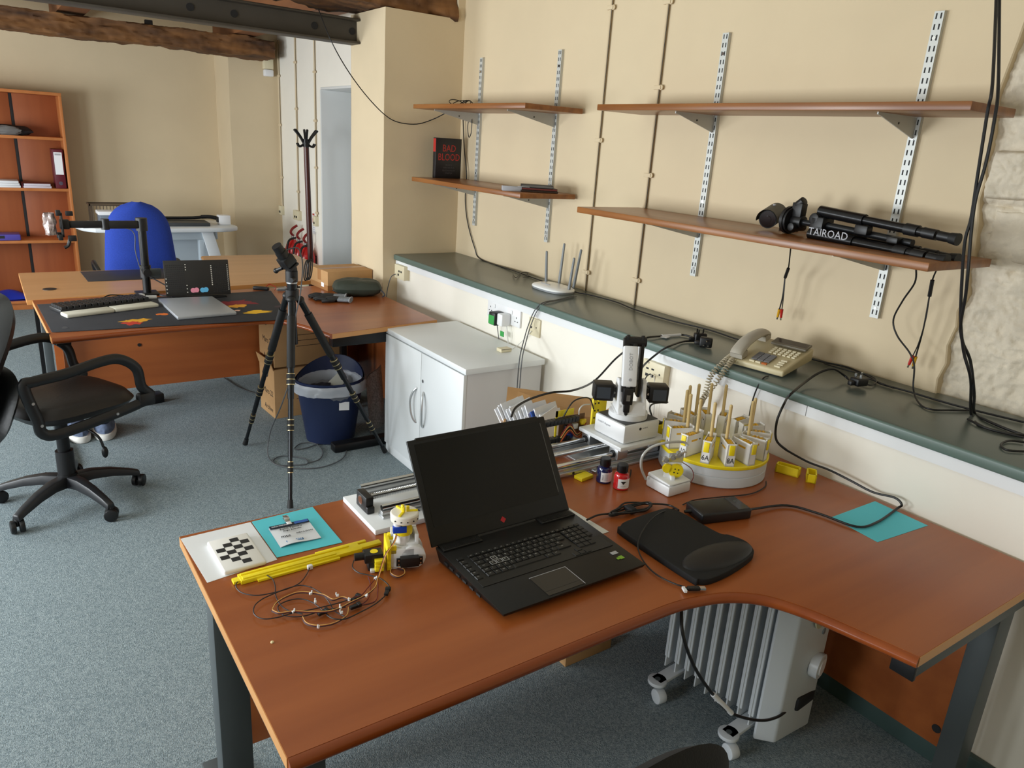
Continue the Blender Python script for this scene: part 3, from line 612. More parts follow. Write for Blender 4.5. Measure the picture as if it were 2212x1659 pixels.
for y, h_, ks, ws in rows:
    x = -.163
    for k_, w_ in zip(ks, ws):
        put_key(x + u * w_ / 2, y, u * w_ - .0022, h_, k_); x += u * w_
for i, y in enumerate((.074, .0575, .0405, .0235, .0065, -.0105)): put_key(-.184, y, .0165, .0150 if i else .0095, 'P%d' % i if i else '')
for r_i, y in enumerate((.074, .0575, .0405, .0235, .0065, -.0105)):
    for c_i in range(4):
        if r_i >= 4 and c_i == 3: continue
        put_key(.118 + c_i * u, y, .0158, .0150 if r_i else .0095, ['', '7', '4', '1', '0', '.'][r_i] if c_i == 0 else ('89+', '56', '23')[0][0] if 0 else ['·', '8', '5', '2', '', ''][r_i] if c_i == 1 else '')
for dx, dy in ((0, -.022), (-u, -.0375), (0, -.0375), (u, -.0375)): put_key(.100 + dx, dy, .0158, .0140, '')
lg = MB()
for x, y, z, ch in leg:
    sz = .0062 if len(ch) == 1 else .0042
    cu_ = bpy.data.curves.new('t', 'FONT'); cu_.body = ch; cu_.size = sz; cu_.resolution_u = 1
    to = bpy.data.objects.new('t', cu_); COL.objects.link(to)
    me = to.to_mesh(); mm = T(x, y - .002, z) @ rotm(slope, 0, 0)
    lg.add([tuple(v.co) for v in me.vertices], [tuple(p.vertices) for p in me.polygons], mm)
    to.to_mesh_clear(); bpy.data.objects.remove(to); bpy.data.curves.remove(cu_)
lgo = lg.build('key_legends', mat('pale_legend_print', '#c9c9c6', .5), kb)
wo = MB()
def ring(cx, cy, w_, h_, z, t=.0006):
    wo.box(cx - w_ / 2, cy - h_ / 2, z, cx + w_ / 2, cy - h_ / 2 + t, z + .0003).box(cx - w_ / 2, cy + h_ / 2 - t, z, cx + w_ / 2, cy + h_ / 2, z + .0003)
    wo.box(cx - w_ / 2, cy - h_ / 2, z, cx - w_ / 2 + t, cy + h_ / 2, z + .0003).box(cx + w_ / 2 - t, cy - h_ / 2, z, cx + w_ / 2, cy + h_ / 2, z + .0003)
for cx, cy in ((-.163 + u * (1.45 + 1.5), .0405), (-.163 + u * (1.75 + .5), .0235), (-.163 + u * (1.75 + 1.5), .0235), (-.163 + u * (1.75 + 2.5), .0235)):
    ring(cx, cy, .0148, .0140, deck(cy) + .0028)
wo.build('white_key_outline', mat('white_legend_print', '#e4e4e2', .5), kb)
TPM = T(-.03, -.1055, deck(-.1055)) @ rotm(slope, 0, 0)
tp = lp(MB().box(-.052, -.0375, -.001, .052, .0375, .0007, TPM), 'touchpad', mat('touchpad_black', '#0e0d0d', .3), 0)
lp(MB().box(-.053, .0370, -.001, .053, .0385, .0010, TPM).box(.0515, -.038, -.001, .053, .0385, .0010, TPM), 'touchpad_outline', M_gprint, 0)
lp(MB().box(-.052, -.0225, .0006, .052, -.0218, .0009, TPM), 'button_split', M_slot, 0)
lp(MB().box(.162, -.082, .0245, .181, -.070, .0252), 'silver_sticker', mat('silver_sticker', '#b9bdc4', .3, .4), 0)
lp(MB().box(.168, -.106, .0240, .180, -.093, .0246).box(.160, -.104, .0240, .167, -.096, .0246), 'green_sticker', mat('green_sticker', '#7fae2c', .4), 0)
for y in (.085, .06, .03, .0, -.03, -.06): lp(MB().box(-.2112, y, .011, -.2088, y + .016, .016), 'side_port', M_slot, 0)
# lid: leans back behind the hinge
lid = lp(MB().box(-.2135, 0, 0, .2135, .007, .268).box(-.19, -.0006, .262, .19, .007, .2715), 'lid', M_lap, .002)
lean = math.atan2(.148, .226)
lid.location = (-.004, .150, .030); lid.rotation_euler = (-lean, 0, 0)
MB().box(-.196, -.0012, .046, .192, .0005, .256).build('screen', M_screen, lid)
MB().box(.1925, -.0016, .055, .1937, .0002, .250).build('screen_highlight_strip', mat('bezel_highlight_grey', '#6d6a66', .4), lid)  # grey strip painted as a highlight down the screen edge
MB().box(-.006, -.0014, -.006, .006, .0005, .006, T(.0, 0, .021) @ rotm(0, PI / 4, 0)).build('red_diamond_logo', mat('red_logo', '#b3121f', .4), lid)
lp(MB().cyl((-.09, .148, .026), (.09, .148, .026), .007, n=12), 'hinge', M_lap, 0)
tag(MB().prism([(1.224, 1.452), (1.258, 1.462), (1.270, 1.283), (1.19, 1.282), (1.19, 1.440)], .7301, .7318).build('white_card', mat('ivory_card', '#d9d8d2', .6)), 'off-white card poking out from under the right of the laptop', 'card')

# ---- mouse mat, cords, adapter
pad_o = [(1.283, 1.245), (1.30, 1.272), (1.34, 1.285), (1.47, 1.290), (1.498, 1.278), (1.510, 1.245), (1.512, 1.12), (1.530, 1.095), (1.543, 1.055), (1.532, 1.02), (1.50, .995), (1.40, .975), (1.32, .972), (1.290, .985), (1.280, 1.01)]
po = [(p.x, p.y) for p in smooth([(x, y, 0) for x, y in pad_o], 4, True)]
mm_ = thing('mouse_mat', 'black mouse mat with a raised gel wrist rest', 'mouse mat', (1.40, 1.13, .7302))
MB().prism(po, .7302, .748).build('mat', mat('black_cloth_mat', '#0b0b0d', .8), mm_, world=True, bev=.005, seg=3)
def gel(u, v):
    a = 2 * PI * u; k = math.sin(v * PI / 2); h = math.cos(v * PI / 2)
    return (1.412 + .118 * k * math.cos(a) * (1.0 if math.cos(a) < 0 else 1.06), 1.035 + .048 * k * math.sin(a), .747 + .014 * h)
MB().grid(gel, 40, 8).build('gel_wrist_rest', mat('black_gel_fabric', '#0d0d12', .45), mm_, world=True)
cable('charger_cable', 'thick black cord from the laptop to the strapped bundle', W['dc1'], .0028, M_cord)
bt = thing('cord_bundle', 'bundle of black charger cord held by a fabric strap', 'cord bundle', W['bundle'][0])
for k_ in range(4):
    c0 = Vector((1.402, 1.340, .739 + .004 * (k_ % 2)))
    pts = []
    for i in range(12):
        a = 2 * PI * i / 12; rx = .078 - .004 * k_; ry = .012 + .004 * k_
        p = Vector((rx * math.cos(a), ry * math.sin(a) * (1.25 if math.cos(a) > 0 else .8), .002 * math.sin(3 * a + k_)))
        pts.append(c0 + rotm(0, 0, math.radians(-3)).to_3x3() @ p)
    MB().tube(pts, .0027, n=8, closed=True, sm=4).build('loop', M_cord, bt, world=True)
MB().cbox((0, 0, 0), (.022, .036, .017), T(1.400, 1.340, .741) @ rotm(0, 0, math.radians(-3))).build('strap', mat('black_fabric_strap', '#15161a', .8), bt, world=True, bev=.005, seg=3)
cable('charger_cable', 'short black cord from the strapped bundle to the power adapter', W['dc2'], .0028, M_cord)
ad = thing('power_adapter', 'flat black laptop power adapter behind the mouse mat', 'power adapter', (1.620, 1.209, .7302), rz=math.radians(-15))
MB().box(-.083, -.043, 0, .083, .043, .032).build('case', mat('black_adapter_case', '#17171a', .35), ad, bev=.006, seg=3)
MB().box(.042, -.036, .0318, .078, .038, .0324).build('label_patch', mat('smoky_label', '#34373f', .2), ad)
MB().cyl((.081, .0, .014), (.100, .004, .012), .008, .006, n=12).build('mains_inlet_plug', M_cord, ad)
MB().cyl((-.100, .020, .012), (-.081, .016, .014), .004, .007, n=12).build('strain_relief', M_cord, ad)
MB().cyl((.06, .01, .0322), (.06, .01, .0327), .006, n=20).build('logo', M_gry, ad)
cable('mains_cable', 'thick black mains cord looping over the right-hand cyan card', W['ac'], .0036, M_cord)
up = thing('mains_cable', 'thick black mains cord rising beside the carousel to a loose plug on the worktop', 'cord', W['ac_up'][0])
MB().tube(W['ac_up'], .0042, n=10, sm=6).build('cord', M_cord, up, world=True)
MM = T(2.41, 1.312, .999) @ rotm(0, 0, math.radians(-12))
pg = MB().cbox((0, 0, .004), (.05, .040, .028), MM).build('plug_body', M_blk, up, bev=.006, seg=3, world=True)
MB().cbox((-.03, 0, 0), (.03, .018, .016), MM).build('cord_grip', M_blk, up, bev=.004, world=True)
MB().cbox((.006, .0, .024), (.006, .004, .022), MM).cbox((-.008, .011, .022), (.004, .007, .016), MM).cbox((-.008, -.011, .022), (.004, .007, .016), MM).build('pins', M_chrome, up, world=True)
cable('thin_cable', 'thin black cord curving from the carousel to the power adapter', W['thin'], .0018, M_cord)
ms = thing('usb_lead', 'thin black USB lead lying across the mouse mat', 'cable', W['mouse'][-1])
MB().tube(W['mouse'], .0019, n=8, sm=6).build('lead', M_cord, ms, world=True)
P0, P1, P2 = [Vector(p) for p in W['mplug']]
fm = frame(P0, P1 - P0)
MB().box(0, -.006, -.004, .03, .006, .005, fm).cyl((-.008, 0, 0), (.004, 0, 0), .003, .005, n=10, M=fm).build('plug_grip', M_blk, ms, bev=.002, world=True)
MB().box(.030, -.0055, -.0025, .044, .0055, .003, fm).build('plug_shell', M_chrome, ms, world=True)
MB().box(-.012, -.012, -.003, -.005, .006, .003, fm).build('paper_tag', M_paper, ms, world=True)

# ---- paint bottles
def paint_bottle(x, y, m_ink, lab, flag):
    t = thing('paint_bottle', lab, 'bottle', (x, y, .7302))
    MB().lathe([(.020, 0), (.0235, .002), (.0235, .041), (.021, .048), (.014, .052), (.014, .058)], 28).build('glass_jar', m_ink, t)
    MB().lathe([(.0158, .054), (.0163, .055), (.0163, .077), (.0148, .079), (.0005, .079)], 28).build('cap', M_blk, t)
    rb = MB()
    for i in range(24): rb.cbox((.0163, 0, .066), (.001, .0018, .020), rotm(0, 0, 2 * PI * i / 24))
    rb.build('cap_ribs', M_blk, t)
    lb = MB()
    def g(u, v): a = -2.75 + 2.6 * u; return (.0238 * math.cos(a), .0238 * math.sin(a), .007 + .031 * v)
    lb.grid(g, 16, 2); lb.build('label', M_paper, t)
    a = -2.05
    Ml = T(.0241 * math.cos(a), .0241 * math.sin(a), .023) @ rotm(0, 0, a + PI / 2) @ rotm(PI / 2, 0, 0)
    if flag:
        text('print', '|||||||', .012, Ml @ rotm(0, 0, PI / 2), M_gprint, t); text('print', 'PAINT', .006, Ml @ T(-.010, 0, -.001) @ rotm(0, 0, PI / 2), M_gprint, t)
    else:
        MB().prism([(-.009, .008), (.009, .008), (.005, .0045), (0, -.002), (-.005, .0045)], 0, .0003, Ml).build('print', M_dkprint, t); MB().box(-.008, -.008, 0, .008, -.0075, .0003, Ml).build('print', M_dkprint, t)
    return t
paint_bottle(1.471, 1.535, mat('dark_blue_ink', '#141c4e', .12, coat=.5), 'small bottle of dark blue paint with a black cap', True)
paint_bottle(1.487, 1.475, mat('red_ink', '#c41c22', .12, coat=.5), 'small bottle of red paint with a black cap', False)

# ---- small yellow printed holders
def holder(p, rz, lab, d=(.075, .032, .028)):
    t = thing('yellow_holder', lab, 'holder', p, rz)
    b = MB(); a, c, h = d[0] / 2, d[1] / 2, d[2]
    b.box(-a, -c, 0, a, c, .003).box(-a, -c, 0, -a + .004, c, h).box(a - .004, -c, 0, a, c, h).box(-a, -c, 0, a, -c + .004, h).box(-a, c - .004, 0, a, c, h)
    b.build('tray', M_yel, t); MB().box(-a + .004, -c + .004, .002, a - .004, c - .004, .0045).build('shaded_floor', mat('shaded_yellow', '#c9b414', .5), t)  # darker yellow paints the shade inside the tray
    return t
holder((2.070, 1.300, .7302), math.radians(-68), 'long yellow printed holder lying by the carousel')
holder((2.098, 1.232, .7302), math.radians(35), 'short yellow printed holder leaning next to the longer one', (.060, .030, .028))
tag(MB().box(-.027, -.017, 0, .027, .017, .012, T(1.428, 1.580, .7302) @ rotm(0, 0, math.radians(8))).build('yellow_block', M_yel, bev=.0025), 'small flat yellow block in front of the linear rail', 'block')
# ================================================================== ROBOT, RAIL, CAROUSEL ON THE DESK
rl = thing('linear_rail', 'aluminium linear rail with a ball screw carrying the desktop robot arm', 'linear rail', (1.3, 1.68, .7302))
def rp(mb, n, m, bev=.001, parent=None): return mb.build(n, m, parent or rl, bev=bev, world=True)
rp(MB().box(.716, 1.556, .7302, 1.16, 1.770, .745), 'base_board', M_whtp, .002)
rp(MB().box(1.482, 1.585, .7302, 1.95, 1.782, .740), 'base_board', M_alu, .002)
for y0, y1 in ((1.598, 1.630), (1.738, 1.768)):
    ra = MB().box(.758, y0, .741, 1.95, y1, .752).box(.758, y0 + .006, .752, 1.95, y1 - .006, .764)
    o = rp(ra, 'guide_rail', M_alu, .0012)
    ym = (y0 + y1) / 2
    rp(MB().cyl((.76, ym, .772), (1.95, ym, .772), .0075, n=14), 'guide_rod', M_chrome, 0)
    for x in (.86, .98, 1.40, 1.50): rp(MB().cyl((x, y0 - .0012, .746), (x, y0 + .001, .746), .0045, n=10), 'rail_bolt', M_blkm, 0, o)
sc_ = []
for i in range(230):
    x = .755 + i * .005; sc_ += [(.0062, x), (.0090, x + .0015), (.0090, x + .0030), (.0062, x + .0045)]
rp(MB().lathe(sc_, 12, Matrix(((0, 0, 1, 0), (1, 0, 0, 1.683), (0, 1, 0, .774), (0, 0, 0, 1)))), 'ball_screw', M_chrome, 0)
eb = rp(MB().box(.731, 1.648, .745, .753, 1.712, .790).box(.7315, 1.64, .745, .753, 1.715, .765), 'end_block', M_blk, .003)
rp(MB().cyl((.729, 1.682, .772), (.732, 1.682, .772), .013, n=20), 'bearing', M_chrome, 0, eb)
ca = rp(MB().box(1.562, 1.568, .797, 1.775, 1.778, .811), 'carriage_plate', M_whtp, .003)
for x0 in (1.575, 1.715):
    for y0 in (1.592, 1.732): rp(MB().box(x0, y0, .757, x0 + .045, y0 + .042, .797), 'bearing_block', M_alu, .002)
rp(MB().box(1.64, 1.660, .755, 1.69, 1.706, .797), 'screw_nut', M_alu, .002)
for y0 in (1.614, 1.753): rp(MB().cyl((1.5725, y0, .772), (1.576, y0, .772), .013, n=18), 'bearing_seal', M_blk, 0)
def chain(z, x0, x1, y, lab):
    t = thing('cable_chain', lab, 'cable chain', ((x0 + x1) / 2, y, z))
    n = int((x1 - x0) / .0155); m0 = None
    for i in range(n):
        if m0 is None:
            m0 = MB().add([(-.0085, -.012, -.009), (.0055, -.012, -.009), (.0085, -.012, .009), (-.0055, -.012, .009), (-.0085, .012, -.009), (.0055, .012, -.009), (.0085, .012, .009), (-.0055, .012, .009)], [(0, 1, 2, 3), (7, 6, 5, 4), (0, 4, 5, 1), (1, 5, 6, 2), (2, 6, 7, 3), (3, 7, 4, 0)]).build('chain_link', mat('black_chain_plastic', '#1b1c1e', .5), t, bev=.0012)
            o = m0
        else: o = m0.copy(); COL.objects.link(o); o.parent = t
        o.location = (x0 - (x0 + x1) / 2 + .008 + i * .0155, 0, 0)
    return t
chain(.838, 1.22, 1.575, 1.790, 'black cable chain in its upper run behind the linear rail')
chain(.772, 1.22, 1.535, 1.793, 'black cable chain in its lower run behind the linear rail')

ro = thing('desktop_robot_arm', 'white and black desktop robot arm standing on the linear rail', 'robot arm', (1.662, 1.655, .811))
def rb(mb, n, m, bev=.002, parent=None): return mb.build(n, m, parent or ro, bev=bev)
bb = rb(MB().box(-.079, -.074, .001, .079, .074, .066), 'base', M_wht, .010)
rb(MB().box(-.072, -.067, .0655, .072, .067, .0672), 'top_plate', mat('charcoal_plate', '#38393b', .5), .0)
text('lettering', 'DOBOT Magician', .0085, T(-.0794, .024, .044) @ rotm(0, 0, -PI / 2) @ rotm(PI / 2, 0, 0), M_gprint, bb)
text('lettering', 'DOBOT', .0065, T(.012, -.0744, .046) @ rotm(PI / 2, 0, 0), M_gprint, bb)
MB().lathe([(.0035, 0), (.005, 0), (.005, .0005), (.0035, .0005)], 16, T(-.010, -.0742, .046) @ rotm(PI / 2, 0, 0)).build('ring_logo', M_dkprint, bb)
tu = thing('turret', None, None); tu.parent = ro; tu.rotation_euler = (0, 0, math.radians(-122)); tu.location = (0, 0, .066)
def tb(mb, n, m, bev=.002): return mb.build(n, m, tu, bev=bev)
tb(MB().lathe([(.064, .001), (.064, .018), (.058, .022), (.0005, .022)], 40), 'turntable', M_wht, 0)
tb(MB().prism([(-.052, -.052), (.045, -.052), (.060, -.030), (.060, .030), (.045, .052), (-.052, .052)], .018, .024), 'turntable_cover', M_wht, .004)
side = [(-.048, .02), (.056, .02), (.050, .050), (.030, .085), (.022, .122), (.010, .130), (-.020, .126), (-.036, .09)]
for y in (-.046, .033):
    tb(MB().prism(side, y, y + .013, Matrix(((1, 0, 0, 0), (0, 0, 1, 0), (0, 1, 0, 0), (0, 0, 0, 1)))), 'side_cheek', M_wht, .003)
tb(MB().add([(.058, -.045, .02), (.058, .045, .02), (.046, .040, .062), (.046, -.040, .062), (.03, -.045, .02), (.03, .045, .02), (.03, .040, .062), (.03, -.040, .062)], [(0, 1, 2, 3), (4, 7, 6, 5), (3, 2, 6, 7), (0, 3, 7, 4), (1, 5, 6, 2), (0, 4, 5, 1)]), 'front_cover', M_wht, .003)
for s_ in (-1, 1):
    mo = tb(MB().cbox((-.004, s_ * .090, .082), (.056, .064, .056)), 'stepper_motor', M_blk, .004)
    MB().cbox((.0245, s_ * .092, .082), (.001, .044, .038)).build('motor_label', mat('dark_slate_label', '#3c434c', .4), mo)
    MB().cbox((-.004, s_ * .055, .082), (.038, .012, .036)).build('motor_flange', M_blk, mo, bev=.002)
    MB().cyl((.0155, s_ * .056, .082), (.0175, s_ * .056, .082), .004, n=12).build('flange_screw', M_chrome, mo)
arm = [(-.020, .070), (.018, .070), (.020, .13), (.008, .215), (.004, .262), (-.006, .272), (-.020, .268), (-.028, .24), (-.026, .15)]
for y in (-.030, .018):
    a_ = tb(MB().prism(arm, y, y + .010, Matrix(((1, 0, 0, 0), (0, 0, 1, 0), (0, 1, 0, 0), (0, 0, 0, 1)))), 'rear_arm_plate', M_blk, .002)
for z in (.12, .165): tb(MB().cyl((-.004, -.026, z), (-.004, .026, z), .003, n=8), 'spacer_rod', M_chrome, 0)
tb(MB().cyl((-.010, -.034, .250), (-.010, .034, .250), .016, n=20), 'elbow_joint', M_blk, 0)
fa = tb(MB().box(-.012, -.022, -.150, .014, .024, -.020), 'forearm_cover', M_wht, .005)
fa.location = (.004, -.020, .258); fa.rotation_euler = (0, math.radians(-17), 0)
text('lettering', 'DOBOT', .016, T(.0146, .002, -.070) @ rotm(0, PI / 2, 0) @ rotm(0, 0, PI), M_gprint, fa)
MB().cyl((.0140, .002, -.128), (.0152, .002, -.128), .005, n=16).build('button', M_gprint, fa)
fb = tb(MB().box(-.010, -.020, -.165, .010, -.008, .01).box(-.010, .010, -.165, .010, .024, .01), 'forearm_link', M_blk, .002)
fb.location = (-.006, -.020, .252); fb.rotation_euler = (0, math.radians(-17), 0)
tb(MB().box(.040, -.036, .058, .066, -.004, .112).box(.046, -.030, .030, .062, -.010, .06).box(.050, -.026, .018, .060, -.014, .032), 'end_effector', M_blk, .003)
tb(MB().box(.0655, -.026, .072, .0675, -.014, .092), 'effector_clamp', M_chrome, .0)
cable('robot_cable', 'thick black cord arching behind the laptop to a plug on the worktop', W['dob1'], .0042, M_cord)
pl2 = thing('mains_cable', 'thick black cord dropping from the worktop behind the robot arm', 'cord', W['dob2'][0])
MB().tube(W['dob2'], .0040, n=10, sm=6).build('cord', M_cord, pl2, world=True)
MB().cyl(W['dob1'][-3], W['dob1'][-2], .0058, n=10).build('paper_flag', M_paper, pl2, world=True)
MB().box(-.018, -.030, -.0004, .018, -.002, .0006, T(*W['dob1'][-3]) @ rotm(0, 0, .3)).build('paper_flag', M_paper, pl2, world=True)
for P_, a, lab in (((2.335, 1.968, .984), -.5, 'black three-pin plug lying pins up, nearer the wall'), ((2.300, 1.905, .984), -.9, 'black three-pin plug lying on its side with bright pins, by the worktop edge')):
    t = thing('mains_plug', lab, 'plug', P_, a)
    MB().cbox((0, 0, .020), (.050, .030, .040)).build('body', M_blk, t, bev=.006, seg=3)
    MB().cbox((-.030, 0, .014), (.03, .016, .016)).build('cord_grip', M_blk, t, bev=.004)
    k = 1 if 'pins up' in lab else 0
    pn = MB()
    if k: pn.cbox((.01, 0, .048), (.004, .007, .018)).cbox((-.012, .010, .047), (.005, .004, .016)).cbox((-.012, -.010, .047), (.005, .004, .016))
    else: pn.cbox((.010, -.021, .012), (.006, .016, .004)).cbox((-.008, -.021, .012), (.006, .016, .004)).cbox((.002, -.022, .030), (.004, .018, .006))
    pn.build('pins', M_blk if k else M_chrome, t)

# ---- yellow printed stand, circuit parts
ys_ = thing('yellow_stand', 'tall yellow perforated stand behind the robot arm', 'stand', (1.66, 1.80, .7302))
MB().box(1.628, 1.790, .7302, 1.690, 1.798, .915).box(1.628, 1.765, .895, 1.70, 1.798, .917).build('plate', M_yel, ys_, world=True, bev=.001)
for i in range(4):
    for x in (1.637, 1.652): MB().cyl((x, 1.7885, .80 + i * .026), (x, 1.7905, .80 + i * .026), .0032, n=8).build('hole', M_slot, ys_, world=True)
cb_ = thing('circuit_assembly', 'yellow-framed circuit board with coloured wires behind the linear rail', 'circuit board', (1.50, 1.78, .7302))
MB().box(1.474, 1.797, .7302, 1.482, 1.799, .872).box(1.474, 1.797, .85, 1.55, 1.799, .872).box(1.474, 1.775, .7302, 1.55, 1.799, .738).build('frame', M_yel, cb_, world=True)
MB().box(1.49, 1.7965, .742, 1.60, 1.7985, .848).build('board', mat('brown_circuit_board', '#6b4a2a', .5), cb_, world=True)
for i, (x, z, c_) in enumerate(((1.50, .75, '#e2b81c'), (1.525, .77, '#20409a'), (1.55, .755, '#d9d7cc'), (1.575, .762, '#e0702a'), (1.51, .80, '#2a2a2c'), (1.545, .80, '#d9d7cc'), (1.58, .81, '#e6c81e'))):
    MB().box(x, 1.785, z, x + .02, 1.797, z + .018).build('component', mat('component_' + c_[1:], c_, .4), cb_, world=True, bev=.001)
for i, (m_, dz) in enumerate(((M_rl, 0), (M_or, .006), (M_cord, .014), (M_yl2, .02), (M_rl, .026))):
    MB().tube([(1.49, 1.782, .76 + dz), (1.52, 1.776, .80 + dz), (1.56, 1.78, .77 + dz * .6), (1.60, 1.784, .79 + dz)], .0018, n=6, sm=5).build('wire', m_, cb_, world=True)
cable('black_lead', 'black lead looping over the circuit board to the yellow stand', [(1.50, 1.79, .85), (1.53, 1.78, .905), (1.60, 1.785, .905), (1.63, 1.789, .86)], .0024, M_cord)
cable('white_lead', 'short white lead curling above the cable chain', [(1.56, 1.782, .853), (1.555, 1.775, .875), (1.575, 1.78, .885), (1.61, 1.788, .88)], .0022, M_wcord)
ys2 = thing('yellow_box', 'yellow printed box wedged between the robot rail and the carousel', 'box', (1.80, 1.66, .7302))
MB().box(-.014, -.035, 0, .014, .035, .10).build('shell', M_yel, ys2, bev=.004)
MB().box(-.012, -.028, .10, .012, .028, .108).build('lid', M_blk, ys2, bev=.002)
cable('green_lead', 'short black and green lead plugged into the yellow box', [(1.80, 1.67, .838), (1.81, 1.70, .865), (1.85, 1.72, .87), (1.93, 1.73, .86)], .003, M_cord)

# ---- carousel
CX, CY = 1.875, 1.458
co = thing('carousel', 'round grey and yellow turntable carousel holding white magazines', 'carousel', (CX, CY, .7302))
MB().lathe([(.168, 0), (.172, .004), (.172, .034), (.170, .0355), (.172, .037), (.172, .062), (.168, .064), (.0005, .064)], 72).build('drum', mat('pale_grey_plastic', '#cfd4d8', .35), co)
MB().lathe([(.174, .064), (.175, .066), (.175, .073), (.173, .075), (.0005, .075)], 72).build('turntable', M_yel, co)
def magazine(k, ang, txt, stick, tagside):
    side = {2: 'next to the one marked 8A', 3: 'second along from 8A', 4: 'third along from 8A', 5: 'fourth along from 8A', 6: 'fifth along from 8A', 7: 'sixth along from 8A', 11: 'next to the one marked 9', 10: 'second along from 9', 9: 'third along from 9', 8: 'fourth along from 9', 13: 'whose number ends in 0', 12: 'bearing the number 9'}.get(k, 'marked ' + txt)
    lab = {'6A': 'white sample magazine marked 6A on the carousel', '8A': 'white sample magazine marked 8A on the carousel', '10': 'white sample magazine whose number ends in 0 next to 6A', '9': 'white sample magazine marked 9 next to the one ending in 0'}.get(txt, 'unmarked white carousel magazine ' + side)
    t = thing('sample_magazine', lab, 'magazine', (CX, CY, .8054), ang, group='magazines on the carousel')
    r0, r1, w_, h_ = .088, .170, .0135, .074
    b = MB().box(r0, -w_, 0, r1, w_, .004).box(r0, -w_, 0, r1, -w_ + .0025, h_ - .004).box(r0, w_ - .0025, 0, r1, w_, h_ - .004).box(r1 - .003, -w_, 0, r1, w_, h_).box(r0, -w_, 0, r0 + .003, w_, h_ + .002)
    b.build('body', mat('white_printed_plastic', '#e8e6e3', .45), t)
    MB().box(r0 + .012, -w_ + .003, .010, r1 - .012, w_ - .003, h_ - .010).build('yellow_insert', M_yel, t, bev=.002)
    ins = MB()
    for j in range(3): ins.cyl((r0 + .035 + .012 * j, -.008, h_ - .008), (r0 + .035 + .012 * j, .008, h_ - .008), .005, n=10)
    ins.build('yellow_rollers', mat('amber_plastic', '#d9a514', .4), t)
    if tagside: MB().box(r1, -.0085, h_ * .50, r1 + .0035, .0085, h_ - .004).build('yellow_tab', M_yel, t, bev=.0015)
    for s_ in (-1, 1):
        MB().box(r0 + .030, s_ * w_ - .0006, h_ - .026, r1 - .022, s_ * w_ + .0006, h_ - .020).build('side_slot', mat('amber_plastic', '#d9a514', .4), t)
        MB().cyl((r0 + .018, s_ * w_ - .0006, h_ - .023), (r0 + .018, s_ * w_ + .0008, h_ - .023), .0028, n=8).build('side_hole', M_slot, t)
    if txt: text('number', txt, .024, T(r1 + .0004, 0, .018) @ rotm(0, 0, PI / 2) @ rotm(PI / 2, 0, 0), M_dkprint, t, sx=.82)
    if stick:
        rr = .106; lean = random.uniform(-.03, .03); a2 = ang
        p0 = Vector((CX + rr * math.cos(a2), CY + rr * math.sin(a2), .868)); p1 = p0 + Vector((-.012 + lean * .2, -.006 + lean * .2, .118))
        d_ = thing('dowel_stick', 'round-ended wooden dowel in the carousel magazine ' + side, 'dowel', p0, group='wooden dowels in the carousel')
        MB().cyl(p0, p1, .0052, n=12).sphere(tuple(p1), .0052, 12, 8).build('rod', mat('pale_dowel_wood', '#cdb37c', .55, 0, .12, 30, stretch=(1, 1, .1)), d_, world=True)
        if k % 2 == 0: MB().box(-.0008, -.0058, .03, .0008, -.0046, .075, frame(p0, (.8, -.55, 0))).build('stamp', mat('brown_stamp', '#6d5734', .6), d_, world=True)
st = {0: '6A', 1: '8A', 13: '10', 12: '9'}
for k in range(14):
    magazine(k, math.radians(-149 + k * 360 / 14), st.get(k, ''), k in (0, 1, 3, 4, 13, 12, 11, 10, 9, 8, 7), True)

# ---- peristaltic pump
pu = thing('geared_pump', 'small white pump box with yellow gears and a clear tube', 'pump', (1.617, 1.404, .7302))
def pp(mb, n, m, bev=.001): return mb.build(n, m, pu, bev=bev)
pp(MB().box(-.048, -.049, 0, .048, .049, .034), 'box', M_wht, .007)
pp(MB().add([(-.046, -.047, .036), (.046, -.047, .036), (.046, .047, .036), (-.046, .047, .036), (-.044, -.045, .040), (.044, -.045, .040), (.044, .045, .046), (-.044, .045, .046)], [(3, 2, 1, 0), (4, 5, 6, 7), (0, 1, 5, 4), (1, 2, 6, 5), (2, 3, 7, 6), (3, 0, 4, 7)]), 'lid', M_wht, .002)
F = T(.004, -.012, .040) @ rotm(0, 0, math.radians(-32))
pp(MB().box(-.030, -.003, 0, .020, .003, .052, F).box(-.012, -.022, 0, .000, -.002, .012, F), 'bracket', M_wht)
pp(MB().box(.000, .003, .004, .020, .024, .044, F), 'servo', M_blk)
def spur(cx, cz, r, n, y0, y1):
    g = MB().cyl((cx, y0, cz), (cx, y1, cz), r, n=32, M=F)
    for i in range(n):
        a = 2 * PI * i / n; g.cbox((cx + (r + .0008) * math.cos(a), (y0 + y1) / 2, cz + (r + .0008) * math.sin(a)), (.0022, abs(y1 - y0), .0022), F)
    return g
pp(spur(.004, .027, .020, 44, -.011, -.003), 'large_gear', M_yel, 0)
pp(spur(-.024, .034, .0125, 28, -.011, -.003), 'small_gear', M_yel, 0)
for a in range(4): pp(MB().cyl((.004 + .008 * math.cos(a * PI / 2 + .6), -.0116, .027 + .008 * math.sin(a * PI / 2 + .6)), (.004 + .008 * math.cos(a * PI / 2 + .6), -.0109, .027 + .008 * math.sin(a * PI / 2 + .6)), .0022, n=8, M=F), 'gear_hole', M_slot, 0)
M_clear = mat('clear_grey_plastic', '#c9c6bf', .15, trans=.6)
for x, z in ((-.030, .060), (-.010, .070), (.008, .080)):
    pp(MB().cyl((x, -.010, z), (x, .004, z), .0085, n=18, M=F).cyl((x, -.014, z), (x, .014, z), .003, n=8, M=F), 'roller', M_clear, 0)
pp(MB().cyl((-.040, 0, .054), (.030, 0, .088), .003, n=8, M=F), 'shaft', M_chrome, 0)
